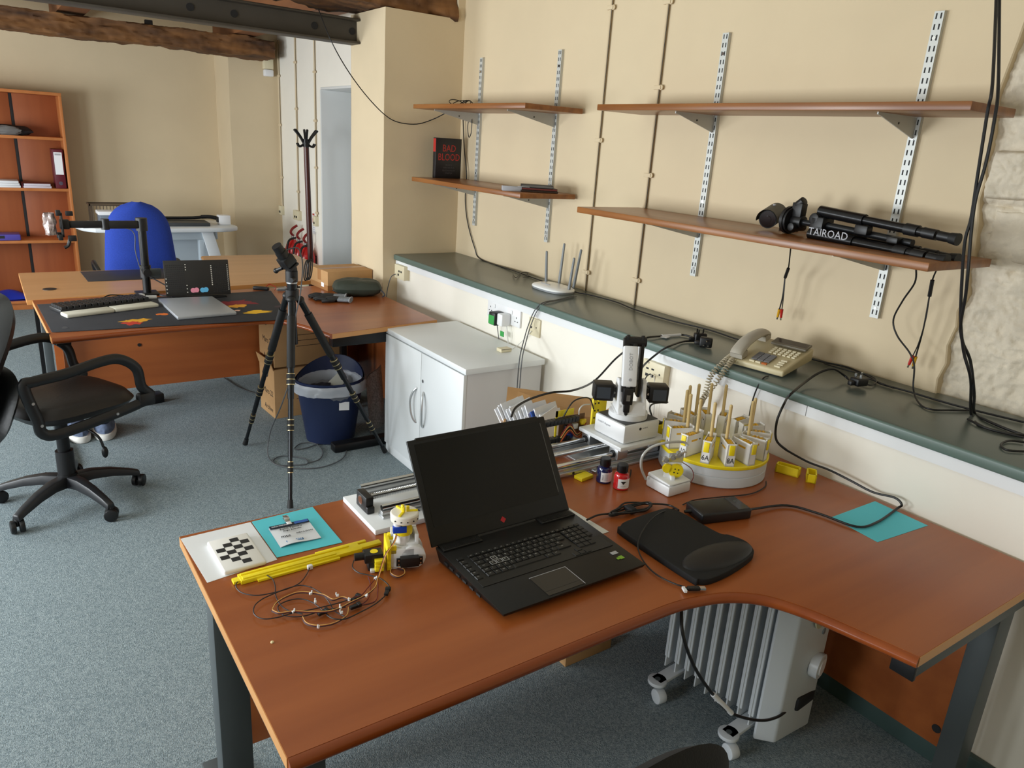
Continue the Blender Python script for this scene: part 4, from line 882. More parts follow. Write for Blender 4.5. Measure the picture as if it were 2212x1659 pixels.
pp(MB().box(-.02, .0, .050, .024, .004, .080, F), 'roller_plate', M_clear)
tag(MB().tube(W['tubeP'], .004, n=10, sm=6).build('clear_tube', mat('milky_tube', '#c9c8c2', .25, trans=.3)), 'milky clear tube arching from the pump box to its rollers', 'tube')
cable('red_lead', 'thin dark red lead bowed beside the pump servo', [(1.645, 1.395, .82), (1.672, 1.372, .80), (1.682, 1.365, .775), (1.668, 1.360, .758)], .0013, M_rl, n=6)
cable('pump_lead', 'short black lead with an in-line plug from the red bottle to the pump', [(1.508, 1.470, .735), (1.545, 1.50, .737), (1.58, 1.53, .736), (1.60, 1.55, .736)], .0022, M_cord)

# ---- boxes with papers between desk and cabinet
bx = thing('open_cardboard_box', 'open cardboard box stuffed with papers between the desk and cabinet', 'box', (1.70, 2.10, .36), rz=math.radians(-35))
h, a, c = .32, .18, .125
wl = MB()
for q in ((-a, -c, a, -c + .005), (-a, c - .005, a, c), (-a, -c, -a + .005, c), (a - .005, -c, a, c)): wl.box(q[0], q[1], 0, q[2], q[3], h)
wl.box(-a, -c, 0, a, c, .005); wl.build('carton', M_card, bx)
MB().add([(-a, c, h), (a, c, h), (a + .01, c + .16, h + .025), (-a + .005, c + .15, h + .055), (-a, c, h - .004), (a, c, h - .004), (a + .01, c + .16, h + .021), (-a + .005, c + .15, h + .051)], [(0, 1, 2, 3), (7, 6, 5, 4), (0, 4, 5, 1), (1, 5, 6, 2), (2, 6, 7, 3), (3, 7, 4, 0)]).build('flap', M_card, bx)
MB().add([(a, -c, h), (a, c, h), (a + .07, c, h + .05), (a + .07, -c, h + .05), (a + .003, -c, h), (a + .003, c, h), (a + .073, c, h + .05), (a + .073, -c, h + .05)], [(0, 1, 2, 3), (7, 6, 5, 4), (0, 4, 5, 1), (1, 5, 6, 2), (2, 6, 7, 3), (3, 7, 4, 0)]).build('flap', M_card, bx)
MB().add([(-a, -c, h), (-a, c, h), (-a - .02, c, h - .10), (-a - .02, -c, h - .10), (-a - .003, -c, h), (-a - .003, c, h), (-a - .023, c, h - .10), (-a - .023, -c, h - .10)], [(0, 1, 2, 3), (7, 6, 5, 4), (0, 4, 5, 1), (1, 5, 6, 2), (2, 6, 7, 3), (3, 7, 4, 0)]).build('flap', M_card, bx)
tag(box(-.19, -.135, 0, .19, .135, .36).build('cardboard_box', M_card, bev=.003), 'closed cardboard box under the open box of papers', 'box')
o = bpy.data.objects['cardboard_box']; o.location = (1.70, 2.10, 0); o.rotation_euler = (0, 0, math.radians(-35))
Mb = T(1.70, 2.10, .36) @ rotm(0, 0, math.radians(-35))
for i in range(18):
    blue = i == 14; f = i / 17
    P_ = Vector((1.672, 2.180, .50)).lerp(Vector((1.745, 2.015, .50)), f)
    F_ = frame(P_, (.36, -.93, 0)) @ rotm(math.radians(-5 + (i * 53) % 11), 0, math.radians(-2 + (i * 37) % 5)) @ rotm(0, math.radians(-32 + 6 * f), 0)
    tag(MB().box(-.0022, -.075, 0, .0022, .075, .250 + .008 * (i % 4), F_).build('paper_bundle' if not blue else 'document_folder', mat('blue_folder', '#1f4fa8', .4) if blue else M_paper), 'leaning bundle of white papers in the open box' if not blue else 'blue-edged folder leaning among the white papers in the open box', 'papers' if not blue else 'folder', 'papers in the open box' if not blue else None)
tag(MB().box(1.45, 1.60, 0, 1.66, 1.685, .10).build('cardboard_box', M_card, bev=.003), 'low cardboard box on the carpet under the desk', 'box')

# ---- oil-filled radiator under the desk
he = thing('oil_radiator', 'white oil-filled radiator on castors under the desk', 'radiator', (1.80, 1.18, 0), rz=math.radians(4))
M_rad = mat('off_white_radiator_enamel', '#ccd2d6', .35)
fin0 = None
for i in range(9):
    y = -.125 + i * .041
    if fin0 is None:
        f = MB().box(-.092, -.003, .065, .092, .003, .60).box(-.088, -.010, .10, -.076, .010, .58).box(-.04, -.012, .09, .04, .012, .585).box(.076, -.010, .10, .088, .010, .58)
        fin0 = f.build('fin', M_rad, he, bev=.003); fin0.location = (0, y, 0)
    else: o = fin0.copy(); COL.objects.link(o); o.parent = he; o.location = (0, y, 0)
en = MB().prism([(-.092, -.145), (-.092, -.155), (-.055, -.200), (.108, -.216), (.120, -.190), (.120, -.145)], .035, .60).build('control_housing', M_rad, he, bev=.012, seg=3)
MB().cyl((.072, -.205, .275), (.076, -.230, .275), .040, n=30).build('thermostat_dial', mat('white_dial', '#d5dade', .35), en)
MB().cyl((.076, -.229, .275), (.077, -.234, .275), .028, n=30).build('dial_cap', M_wht, en)
MB().cyl((.054, -.2085, .462), (.0545, -.2125, .462), .050, n=40).build('cream_panel', mat('cream_panel', '#c9c7a4', .5), en)
MB().box(.066, -.219, .455, .094, -.211, .505).build('rocker_switch', mat('dark_switch', '#3d4148', .4), en)
MB().cyl((.078, -.211, .39), (.0785, -.2150, .39), .010, n=20).build('power_symbol', mat('print_ring', '#7e8488', .5), en)
MB().box(.012, -.2165, .125, .112, -.196, .175).build('cord_recess', M_slot, en, bev=.01)
for y in (-.11, .17):
    ft = MB().box(-.175, y - .022, .055, .15, y + .022, .068).cyl((-.165, y, .055), (-.165, y, .068), .032, n=20).cyl((.15, y, .055), (.15, y, .068), .032, n=20).build('foot_bar', M_rad, he, bev=.003)
    for x in (-.178, .16):
        MB().cyl((x - .015, y - .02, .025), (x + .015, y - .028, .025), .025, n=20).build('castor', M_rad, ft, bev=.004)
    MB().cyl((-.165, y, .067), (-.165, y, .0705), .009, n=14).build('foot_bolt', M_gry, ft)
hc = thing('heater_cable', 'black heater cord drooping in front of the radiator fins', 'cord', W['heat'][0])
MB().tube(W['heat'], .0042, n=10, sm=8).build('cord', M_cord, hc, world=True)
MB().cyl(W['heat'][3], W['heat'][4], .007, n=10).build('tape_wrap', M_paper, hc, world=True)

# ---- chair back in front of the camera
fc = thing('black_chair', 'black padded chair back in front of the desk', 'chair', (.545, .468, 0))
M_blkf = mat('black_chair_fabric', '#0c0c0e', .8, 0, .2, 200, .3, 300)

def slab(c, w_, h_, d_, rx=0.0, n=24, p=2.6):
    """rounded cushion: superellipse outline, bulging faces; local x wide, z tall, y thin"""
    b = MB()
    def f(sgn):
        def g(u, v):
            a = 2 * PI * u; k = v
            ex = math.copysign(abs(math.cos(a)) ** (2 / p), math.cos(a)); ez = math.copysign(abs(math.sin(a)) ** (2 / p), math.sin(a))
            return (w_ / 2 * ex * k, sgn * d_ / 2 * math.sqrt(max(0, 1 - k ** 4)), h_ / 2 * ez * k)
        return g
    M = T(*c) @ rotm(rx, 0, 0)
    b.grid(f(1), n * 2, 10, M); b.grid(f(-1), n * 2, 10, M)
    return b
slab((.06, .066, .703), .46, .50, .07, math.radians(8)).build('backrest', M_blkf, fc)
slab((.06, .26, .46), .44, .44, .09, math.radians(90)).build('seat', M_blkf, fc)
for s_ in (-1, 1):
    MB().tube([(.06 + s_ * .32, .0, .56), (.06 + s_ * .33, .06, .60), (.06 + s_ * .33, .17, .60), (.06 + s_ * .32, .22, .56), (.06 + s_ * .27, .2, .46)], .02, n=10, sm=6).build('armrest', M_blk, fc)
MB().cyl((.06, .24, .06), (.06, .24, .44), .025, n=14).build('gas_lift', M_blk, fc)
MB().box(.03, -.02, .42, .09, .24, .44).box(.03, -.03, .42, .09, .0, .60).build('back_bracket', M_blk, fc)
for i in range(5):
    a = 2 * PI * i / 5
    MB().tube([(.06, .24, .08), (.06 + .28 * math.cos(a), .24 + .28 * math.sin(a), .06)], .018, n=8).cyl((.06 + .28 * math.cos(a), .24 + .28 * math.sin(a) - .02, .028), (.06 + .28 * math.cos(a), .24 + .28 * math.sin(a) + .02, .028), .028, n=14).build('base_spoke', M_blk, fc)
# ================================================================== WALL AND WORKTOP THINGS
def rail(y, lab):
    t = thing('shelf_rail', lab, 'shelf rail', (2.61, y, 1.19), group='slotted shelf rails on the wall')
    M_r = mat('grey_white_rail_paint', '#c6c8c4', .45, .2)
    MB().box(-.004, -.016, 0, .010, -.0135, 1.01).box(-.004, .0135, 0, .010, .016, 1.01).box(-.006, -.016, 0, -.003, .016, 1.01).build('channel', M_r, t)
    sl_ = MB()
    for i in range(31):
        z = .012 + i * .0325
        for yy in (-.0075, .0075): sl_.box(-.0068, yy - .0022, z, -.0058, yy + .0022, z + .017)
    tag(sl_.build('slots', M_slot, t), kind='stuff')
    for z in (.035, .33, .62, .93): MB().cyl((-.008, 0, z), (-.0058, 0, z), .006, n=12).build('screw', M_chrome, t)
for y, l_ in ((4.19, 'grey slotted shelf rail next to the pier behind the short shelves'), (3.405, 'grey slotted shelf rail at the free end of the short shelves'), (2.29, 'grey slotted shelf rail behind the small black camera, on the long shelves'), (1.416, 'grey slotted shelf rail behind the folded tripod, on the long shelves')): rail(y, l_)
def shelf(y0, y1, x0, zt, ys_, lab, lipped=False):
    t = thing('wall_shelf', lab, 'shelf', (2.4, (y0 + y1) / 2, zt))
    MB().box(x0, y0, zt - .026, 2.602, y1, zt).build('board', M_shelf, t, world=True, bev=.003)
    for y in ys_:
        d = 2.598 - x0; L_ = d * .86
        MB().prism([(2.603, zt - .0265), (2.603 - L_, zt - .0265), (2.603 - L_, zt - .034), (2.603 - L_ * .9, zt - .038), (2.603, zt - .095)], -.002, .002, Matrix(((1, 0, 0, 0), (0, 0, 1, y), (0, 1, 0, 0), (0, 0, 0, 1)))).build('bracket', mat('grey_bracket_paint', '#b9bbb8', .45, .2), t, world=True)
        MB().cyl((2.603 - L_ * .45, y - .003, zt - .052), (2.603 - L_ * .45, y + .003, zt - .052), .004, n=8).build('screw', M_blkm, t, world=True)
shelf(3.17, 4.36, 2.235, 1.905, (4.19, 3.405), 'short upper wooden shelf beside the pier')
shelf(3.17, 4.37, 2.240, 1.474, (4.19, 3.405), 'short lower wooden shelf holding the black book')
shelf(1.115, 2.735, 2.325, 1.903, (2.29, 1.416), 'long upper wooden shelf, empty, above the folded tripod')
shelf(1.075, 2.68, 2.215, 1.456, (2.29, 1.416), 'long lower wooden shelf holding the folded tripod and small camera')

# ---- book, notebooks
bk = thing('hardback_book', 'black hardback book with a red title standing on the short shelf', 'book', (2.478, 4.330, 1.4745), rz=math.radians(3))
MB().box(-.105, -.016, 0, .088, .016, .245).build('cover', mat('black_book_cover', '#17151a', .4), bk, bev=.001)
MB().box(-.1055, -.014, .16, -.1047, .014, .24).build('spine_title_band', mat('red_print', '#b5261e', .5), bk)
M_redp = mat('red_print', '#b5261e', .5)
text('title', 'BAD', .060, T(-.005, -.0163, .182) @ rotm(PI / 2, 0, 0), M_redp, bk, sx=.86)
text('title', 'BLOOD', .060, T(-.005, -.0163, .128) @ rotm(PI / 2, 0, 0), M_redp, bk, sx=.80)
for i, s_ in enumerate(('SECRETS', 'AND LIES IN A', 'SILICON VALLEY', 'STARTUP')): text('subtitle', s_, .013, T(-.005, -.0163, .082 - i * .017) @ rotm(PI / 2, 0, 0), mat('dim_print', '#4a4648', .5), bk)
nb = [((2.30, 3.245), .02, (.10, .065, .020), '#d8d8d4', 'small white box on the short lower shelf'), ((2.375, 3.235), -.1, (.16, .12, .016), '#1a1713', 'dark notebook at the bottom of the pile on the short shelf')]
tag(MB().box(-.05, -.035, 0, .05, .035, .024, T(2.295, 3.330, 1.4745) @ rotm(0, 0, -.5)).build('small_box', M_gprint, bev=.001), 'small grey-white box lying next to the notebooks on the short shelf', 'box')
for i, (dx, sz, c_, lab) in enumerate(((0, (.20, .13, .010), '#2a1a12', 'brown notebook at the bottom of the pile on the short shelf'), (.006, (.19, .125, .012), '#1b1716', 'black notebook with red pages in the middle of the pile'), (-.004, (.17, .115, .014), '#15161a', 'black notebook on top of the pile on the short shelf'))):
    z = 1.4745 + (.0, .0105, .023)[i]
    t = thing('notebook', lab, 'notebook', (2.43 + dx, 3.285, z), rz=math.radians(-24 - 5 * i))
    MB().box(-sz[0] / 2, -sz[1] / 2, 0, sz[0] / 2, sz[1] / 2, sz[2]).build('cover', mat('notebook_%d' % i, c_, .5), t, bev=.0015)
    MB().box(-sz[0] / 2 + .002, -sz[1] / 2 - .0004, .002, sz[0] / 2 - .002, sz[1] / 2 - .002, sz[2] - .002).build('pages', mat('page_edge_%d' % i, ('#3a2a20', '#6b2a22', '#5d5a55')[i], .7), t)
tag(MB().prism([(2.305, 3.285), (2.35, 3.245), (2.37, 3.27), (2.32, 3.31)], 1.4995, 1.5003).build('paper_slip', M_paper), 'loose white paper slip sticking out of the notebook pile', 'paper')

# ---- cable clump on the short upper shelf
cp = thing('cable_coil', 'small coil of black cable lying on the short upper shelf', 'cable', (2.50, 4.22, 1.906))
for i in range(5):
    pts = [(.05 * math.cos(a) * (1 - .1 * i) + .02 * i - .04, .03 * math.sin(a) * (1 + .1 * i), .022 + .02 * math.sin(a + i)) for a in [2 * PI * j / 10 for j in range(10)]]
    MB().tube(pts, .0026, n=6, closed=True, sm=4).build('loop', M_cord, cp)
cable('ceiling_cable', 'thin black cable swooping from the girder across the pier to the short shelf', W['ceilcab'], .0030, M_cord)
lp2 = [(2.56, 4.22, 1.87), (2.555, 4.235, 1.80), (2.555, 4.215, 1.735), (2.555, 4.19, 1.76), (2.555, 4.185, 1.82), (2.56, 4.20, 1.87)]
cable('hanging_loop', 'loop of black cable hanging below the short upper shelf', lp2, .0026, M_cord)
cable('wall_cable', 'long black cable dropping from the short shelves and trailing along the back of the worktop', [(min(x, 2.610), y, z) for x, y, z in W['wallcab']], .0034, M_cord)
cable('cable_loop', 'slack loop of black cable on the worktop left of the router', [(min(x, 2.612), y, z) for x, y, z in W['loopA']], .0026, M_cord)
cable('cable_loop', 'slack loop of black cable on the worktop behind the loose plug', [(min(x, 2.612), y, z) for x, y, z in W['loopB']], .0026, M_cord)

# ---- security camera on shelf
sc2 = thing('security_camera', 'small black bullet security camera lying on the long shelf', 'camera', (2.46, 1.80, 1.457))
A = frame((2.475, 1.825, 1.505), (-.80, -.32, -.14)); 
MB().cyl((-.055, 0, 0), (.050, 0, 0), .034, n=24, M=A).build('barrel', M_blk, sc2, world=True)
MB().cyl((.050, 0, 0), (.052, 0, 0), .030, n=24, M=A).cyl((.052, 0, 0), (.054, 0, 0), .013, n=18, M=A).build('lens', mat('dark_lens_glass', '#1a1012', .08), sc2, world=True)
def hood(u, v): a = -.15 + (PI + .3) * u; r = .0375; return (-.065 + .135 * v, r * math.cos(a), r * math.sin(a) + .001)
MB().grid(hood, 16, 1, A).grid(lambda u, v: (hood(u, v)[0], hood(u, v)[1] * 1.05, hood(u, v)[2] * 1.05), 16, 1, A).build('sun_hood', mat('matt_black_hood', '#232120', .5), sc2, world=True)
MB().cyl((-.02, 0, .036), (-.02, 0, .044), .006, n=10, M=A).build('hood_knob', M_gprint, sc2, world=True)
text('lettering', 'Sepdox', .014, A @ T(-.01, .040, .004) @ rotm(0, 0, PI) @ rotm(PI / 2, 0, 0), M_gprint, sc2).matrix_world
bpy.data.objects['lettering'] if False else None
MB().cyl((2.545, 1.79, 1.457), (2.545, 1.79, 1.467), .036, n=24).build('mount_plate', M_blk, sc2, world=True)
MB().cyl((2.545, 1.79, 1.465), (2.545, 1.79, 1.505), .010, n=12).sphere((2.545, 1.79, 1.510), .014).build('ball_joint', M_blk, sc2, world=True)
MB().tube([(2.545, 1.79, 1.512), (2.545, 1.825, 1.53), (2.53, 1.865, 1.52)], .006, n=8).build('stem', M_blk, sc2, world=True)
# fix-up: lettering was laid out in room coordinates
for o in sc2.children:
    if o.name.startswith('lettering'): o.data.transform(wm(sc2).inverted())

# ---- folded tripod on the shelf: runs along the shelf
ft_ = thing('folded_tripod', 'folded black tripod lying along the long lower shelf', 'tripod', (2.42, 1.35, 1.457))
def fp(mb, n, m, bev=0.0, parent=None): return mb.build(n, m, parent or ft_, world=True, bev=bev)
S0 = Vector((2.43, 1.685, 1.505)); S1 = Vector((2.36, 1.085, 1.490)); ax = (S1 - S0).normalized()
A = frame(S0, ax)          # local x along the tripod towards its feet
fp(MB().cyl((-.035, 0, .0), (-.022, 0, .0), .050, n=24, M=A).cyl((-.022, 0, 0), (-.012, 0, 0), .046, n=24, M=A), 'head_plate', M_blk)
fp(MB().cyl((-.012, 0, .0), (.035, 0, .0), .022, n=16, M=A).cbox((.005, .0, .040), (.045, .03, .05), A).cyl((-.005, 0, .055), (.020, 0, .075), .016, n=14, M=A).cyl((.01, -.035, -.02), (.01, .035, -.02), .015, n=14, M=A), 'ball_head', M_blk, .003)
fp(MB().cyl((.035, 0, .0), (.09, 0, .0), .011, n=12, M=A), 'centre_column', mat('dark_metal_tube', '#2b2c2f', .3, .6))
fp(MB().cbox((.115, 0, -.005), (.055, .06, .07), A).cyl((.10, -.03, .02), (.10, .03, .02), .022, n=14, M=A), 'spider', M_blk, .006)
legs_ = [((.10, 0, .048), (.61, .0, .030)), ((.10, .030, -.028), (.61, .025, -.030)), ((.10, -.030, -.030), (.61, -.028, -.032))]
for i, (a, b) in enumerate(legs_):
    a, b = Vector(a), Vector(b); d = b - a
    lg_ = fp(MB().cyl(tuple(a), tuple(a + d * .36), .0195, n=16, M=A).cyl(tuple(a + d * .3), tuple(a + d * .80), .0150, n=16, M=A), 'leg', mat('gloss_black_tube', '#141416', .3, .3))
    for k, s_ in enumerate((.66, .78, .88)): fp(MB().cyl(tuple(a + d * s_), tuple(a + d * (s_ + .085)), .0190 - .002 * k, .0185 - .002 * k, n=14, M=A), 'leg_clamp', M_blk, .0, lg_)
    fp(MB().cyl(tuple(a + d * .95), tuple(a + d), .016, .019, n=14, M=A), 'rubber_foot', M_rub, 0, lg_)
fp(MB().cyl((.14, 0, .004), (.47, 0, -.004), .012, n=12, M=A), 'column_tube', M_blkm)
fp(MB().cbox((.30, -.02, .012), (.05, .03, .03), A), 'clamp_collar', M_blk, .004); fp(MB().cbox((.42, -.02, -.002), (.04, .03, .02), A), 'clamp_collar', M_blk, .004)
t_ = text('lettering', 'TAIROAD', .036, T(2.353, 1.500, 1.482) @ rotm(0, 0, math.atan2(ax.y, ax.x)) @ rotm(PI / 2, 0, 0), M_gprint, ft_, sx=1.05)
t_.data.transform(wm(ft_).inverted())

# ---- hanging AV leads with red and yellow plugs
def av(key, lab, yell, red, pv):
    t = thing('av_lead', lab, 'cable', W[key][-1])
    MB().tube(W[key], .0026, n=8, sm=6).build('lead', M_cord, t, world=True)
    MB().tube(W[key + 'b'], .0020, n=8, sm=6).build('lead_branch', M_cord, t, world=True)
    MB().cyl(W[key][pv - 1], W[key][pv], .0062, n=10).build('splitter', M_cord, t, world=True)
    for kk, c_ in ((W[key], yell), (W[key + 'b'], red)):
        p = Vector(kk[-1]); q = p + (p - Vector(kk[-2])).normalized() * .035
        MB().cyl(p, q, .006, .0045, n=10).build('plug', c_, t, world=True); MB().cyl(q, q + (q - p).normalized() * .010, .003, n=8).build('plug_tip', M_chrome, t, world=True)
M_py = mat('yellow_plug', '#d6a21a', .4); M_pr = mat('red_plug', '#b81d16', .4)
av('rca1', 'black AV lead with yellow and red plugs hanging below the small camera', M_py, M_pr, 2)
av('rca2', 'black AV lead with yellow and red plugs hanging from the end of the long shelf', M_py, M_pr, 2)
cable('power_lead', 'black lead falling from the long shelf in a bow onto the worktop', W['cab3'], .0030, M_cord)
cable('ceiling_cable', 'black cable hanging past the end of the long shelves, the one nearer the smooth wall', W['hang1'], .0045, M_cord)
cable('ceiling_cable', 'black cable hanging past the end of the long shelves, the one nearer the rough stone', W['hang2'], .0045, M_cord)
cable('cable_coil', 'black cable curling along the worktop below the rough stone', W['coil1'], .0034, M_cord)
cable('cable_coil', 'open loop of black cable at the worktop below the rough stone', W['coil2'], .0034, M_cord)

# ---- router
ru = thing('wifi_router', 'white wireless router with four grey antennas on the worktop', 'router', (2.445, 3.10, .981), rz=math.radians(28))
def shell(u, v):
    a = 2 * PI * u; k = math.sin(v * PI / 2); h_ = math.cos(v * PI / 2)
    ex = math.copysign(abs(math.cos(a)) ** .8, math.cos(a)); ey = math.copysign(abs(math.sin(a)) ** .7, math.sin(a))
    return (.085 * ex * k, .135 * ey * k, .010 + .022 * h_ ** .7)
MB().grid(shell, 40, 8).build('top_shell', mat('gloss_white_plastic', '#eceeee', .15), ru)
MB().prism([(.082 * math.copysign(abs(math.cos(a)) ** .8, math.cos(a)), .132 * math.copysign(abs(math.sin(a)) ** .7, math.sin(a))) for a in [2 * PI * i / 40 for i in range(40)]], 0, .011).build('base', mat('grey_router_base', '#8d9194', .4), ru)
ru.rotation_euler = (0, 0, math.radians(0))
MB().box(-.040, -.02, .0305, -.034, .06, .0325).build('light_strip', M_gprint, ru)
for p0, p1 in (((2.492, 3.225, 1.0), (2.486, 3.232, 1.162)), ((2.520, 3.145, 1.0), (2.53, 3.140, 1.215)), ((2.520, 3.02, 1.0), (2.52, 2.985, 1.205)), ((2.46, 2.985, .992), (2.47, 2.975, 1.165))):
    MB().cyl(p0, p1, .0085, .0065, n=10).sphere(p1, .0065, 10, 6).build('antenna', mat('grey_antenna', '#7d8286', .4), ru, world=True)
for dx in (0, .006):
    cable('router_lead', 'grey network lead dropping from the router over the worktop edge, the %s one' % ('outer' if dx else 'inner'), [(x - dx, y + dx * 2, z) for x, y, z in W['rout']], .0026, M_gcord)
# ---- phone
ph = thing('desk_phone', 'cream office telephone with handset and coiled cord', 'telephone', (2.30, 1.62, .981), rz=math.radians(-78))
# local x: along the phone's width (handset at -x), y: towards the display
M_ph = mat('aged_cream_plastic', '#c9bc96', .4); M_hand = mat('grey_beige_handset', '#b3ada0', .35); M_keyc = mat('cream_keycap', '#ded5b8', .45); M_kg = mat('grey_keycap', '#77777a', .45)
ph.rotation_euler = (0, 0, math.radians(-80))
ph.location = (2.325, 1.622, .981)
W_, D_ = .225, .225
body = MB().add([(-W_ / 2, -D_ / 2, .004), (W_ / 2, -D_ / 2, .004), (W_ / 2, D_ / 2, .030), (-W_ / 2, D_ / 2, .030), (-W_ / 2, -D_ / 2, .026), (W_ / 2, -D_ / 2, .026), (W_ / 2, D_ / 2, .078), (-W_ / 2, D_ / 2, .078)], [(3, 2, 1, 0), (4, 5, 6, 7), (0, 1, 5, 4), (1, 2, 6, 5), (2, 3, 7, 6), (3, 0, 4, 7)]).build('body', M_ph, ph, bev=.006, seg=3)
MB().box(-.07, .02, 0, .07, .095, .045).box(-.09, -.095, 0, .09, -.07, .006).build('stand', M_blkm, ph)
sl2 = math.atan2(.052, .20); Kp = T(0, -D_ / 2, .0262) @ rotm(sl2, 0, 0)
MB().box(-.030, .172, .001, .108, .224, .010, Kp).build('display_housing', mat('brown_grey_plastic', '#6f685a', .4), ph, bev=.003)
MB().box(-.024, .186, .0095, .102, .216, .0105, Kp).build('display', mat('dark_brown_display', '#2e211c', .15), ph)
km = None
def pk(x, y, w_, h_, m, name='key'):
    MB().cbox((x, y, .0025), (w_, h_, .005), Kp).build(name, m, ph)
for r in range(4):
    for c_ in range(6): pk(.004 + c_ * .0178, .108 + r * .0145, .012, .006, M_keyc)
for r in range(4):
    for c_ in range(3): pk(-.018 + c_ * .024, .036 + r * .0155, .021, .0125, M_kg)
for c_ in range(2): pk(-.018 + c_ * .024, .016, .019, .006, M_keyc)
pk(.030, .016, .019, .008, mat('orange_keycap', '#b8622c', .45))
for r in range(4): pk(.078 + (r % 2) * .002, .020 + r * .016, .022, .006, M_keyc)
hs = MB().tube([(-.075, .004, .018), (-.075, .016, .028), (-.075, .065, .042), (-.075, .13, .043), (-.075, .190, .032), (-.075, .212, .018)], .02, n=14, sm=5, flat=(.026, .014), M=Kp).cbox((-.075, .022, .014), (.048, .040, .022), Kp).cbox((-.075, .194, .014), (.048, .040, .022), Kp)
hs.build('handset', M_hand, ph, bev=.0)
def coil(path, n, r0, rw):
    P = smooth(path, 20); out = []; k = len(P)
    for i in range(n * 12):
        t = i / (n * 12) * (k - 1); j = int(t); f = t - j; p = P[j].lerp(P[min(j + 1, k - 1)], f); d = (P[min(j + 1, k - 1)] - P[j]).normalized()
        u_ = d.orthogonal().normalized(); v_ = d.cross(u_); a = 2 * PI * i / 12
        out.append(p + (u_ * math.cos(a) + v_ * math.sin(a)) * r0)
    return MB().tube(out, rw, n=6)
tag(coil([(2.222, 1.712, 1.008), (2.17, 1.70, .995), (2.125, 1.715, .94), (2.115, 1.72, .87), (2.115, 1.735, .82)], 26, .009, .0022).build('coiled_cord', mat('beige_coiled_cord', '#b5aa92', .45)), 'beige coiled telephone cord hanging over the worktop edge, the inner strand', 'cord')
tag(coil([(2.215, 1.700, 1.000), (2.165, 1.67, .998), (2.128, 1.675, .95), (2.112, 1.705, .88), (2.113, 1.745, .822)], 24, .009, .0022).build('coiled_cord', mat('beige_coiled_cord', '#b5aa92', .45)), 'beige coiled telephone cord hanging over the worktop edge, the outer strand', 'cord')
cable('phone_lead', 'black lead dropping from under the telephone over the worktop edge', W['phoneline'], .0026, M_cord)

# ---- sockets on the lower wall (plates stand on the X = 2.18 face)
def outlet(name, lab, y0, y1, z0, z1, dep, m, slots, cat='socket'):
    t = thing(name, lab, cat, (2.18 - dep / 2, (y0 + y1) / 2, z0))
    MB().box(2.1805 - dep, y0, z0, 2.180, y1, z1).build('face_plate', m, t, world=True, bev=.003)
    for y, z, w_, h_ in slots: MB().box(2.1795 - dep, y - w_ / 2, z - h_ / 2, 2.1812 - dep, y + w_ / 2, z + h_ / 2).build('slot', M_slot, t, world=True)
    return t
outlet('data_socket', 'cream surface-mounted data socket at the corner by the pier', 4.25, 4.385, .835, .925, .042, M_ivory, [(4.32, .885, .018, .012), (4.29, .885, .018, .012), (4.33, .862, .018, .014)])
cable('socket_lead', 'dark lead curving from the corner data socket down to the desk', W['sock1'], .0030, M_gcord)
q = outlet('double_socket', 'white triple mains socket plate above the white cabinet', 2.998, 3.306, .814, .905, .012, M_wht, [])
def pins(t, y, z):
    for dy, dz, w_, h_ in ((0, .012, .004, .008), (-.011, -.008, .008, .004), (.011, -.008, .008, .004)): MB().box(2.1672, y + dy - w_ / 2, z + dz - h_ / 2, 2.1690, y + dy + w_ / 2, z + dz + h_ / 2).build('pin_slot', M_slot, t, world=True)
pins(q, 3.275, .860); pins(q, 3.03, .850)
for y in (3.235, 3.075): MB().box(2.164, y - .007, .872, 2.169, y + .007, .892).build('rocker_switch', M_wht, q, world=True, bev=.001)
pb = thing('plug_adapter', 'black plug adapter with a green sticker in the triple socket', 'plug', (2.14, 3.17, .79))
MB().box(2.105, 3.135, .800, 2.1675, 3.195, .868).build('body', M_blk, pb, world=True, bev=.006)
MB().box(2.1035, 3.14, .805, 2.106, 3.192, .852).build('green_sticker', mat('green_label', '#2f9a45', .5), pb, world=True)
MB().tube(W['gplug'], .0024, n=8, sm=4).build('lead', M_gcord, pb, world=True)
pw_ = thing('plug_adapter', 'white plug in the triple socket with a green-flagged lead', 'plug', (2.14, 3.10, .80))
MB().box(2.112, 3.078, .808, 2.1675, 3.128, .872).build('body', M_wht, pw_, world=True, bev=.008)
MB().tube(W['wplug'], .0030, n=8, sm=4).build('lead', M_wcord, pw_, world=True)
MB().box(2.139, 3.095, .748, 2.1420, 3.128, .775).build('green_flag', mat('green_label', '#2f9a45', .5), pw_, world=True)
outlet('aerial_socket', 'cream phone socket plate under the worktop next to the triple socket', 2.832, 2.925, .803, .893, .010, M_ivory, [(2.90, .845, .010, .010), (2.86, .85, .006, .006)])
wc = thing('junction_box', 'small white junction box lying on the white cabinet', 'junction box', (2.045, 2.945, .7205))
MB().box(-.032, -.022, 0, .032, .022, .018).build('case', M_ivory, wc, bev=.003)
MB().box(-.030, -.0226, .014, .030, -.0215, .016).build('seam', M_slot, wc)
cable('white_lead', 'white lead from the junction box up to the cream phone socket', W['whitec'], .0020, M_wcord)
dk = outlet('data_socket', 'cream surface-mounted data socket behind the robot arm', 1.962, 2.085, .815, .905, .036, M_ivory, [(2.055, .872, .014, .007), (2.025, .874, .014, .007), (2.055, .845, .016, .012), (2.025, .847, .016, .012)])
MB().cyl((2.143, 1.985, .862), (2.146, 1.985, .862), .004, n=10).build('screw', M_blkm, dk, world=True)
text('lettering', 'T', .012, T(2.1436, 2.05, .895) @ rotm(0, 0, -PI / 2) @ rotm(PI / 2, 0, 0), M_dkprint, dk).data.transform(wm(dk).inverted())
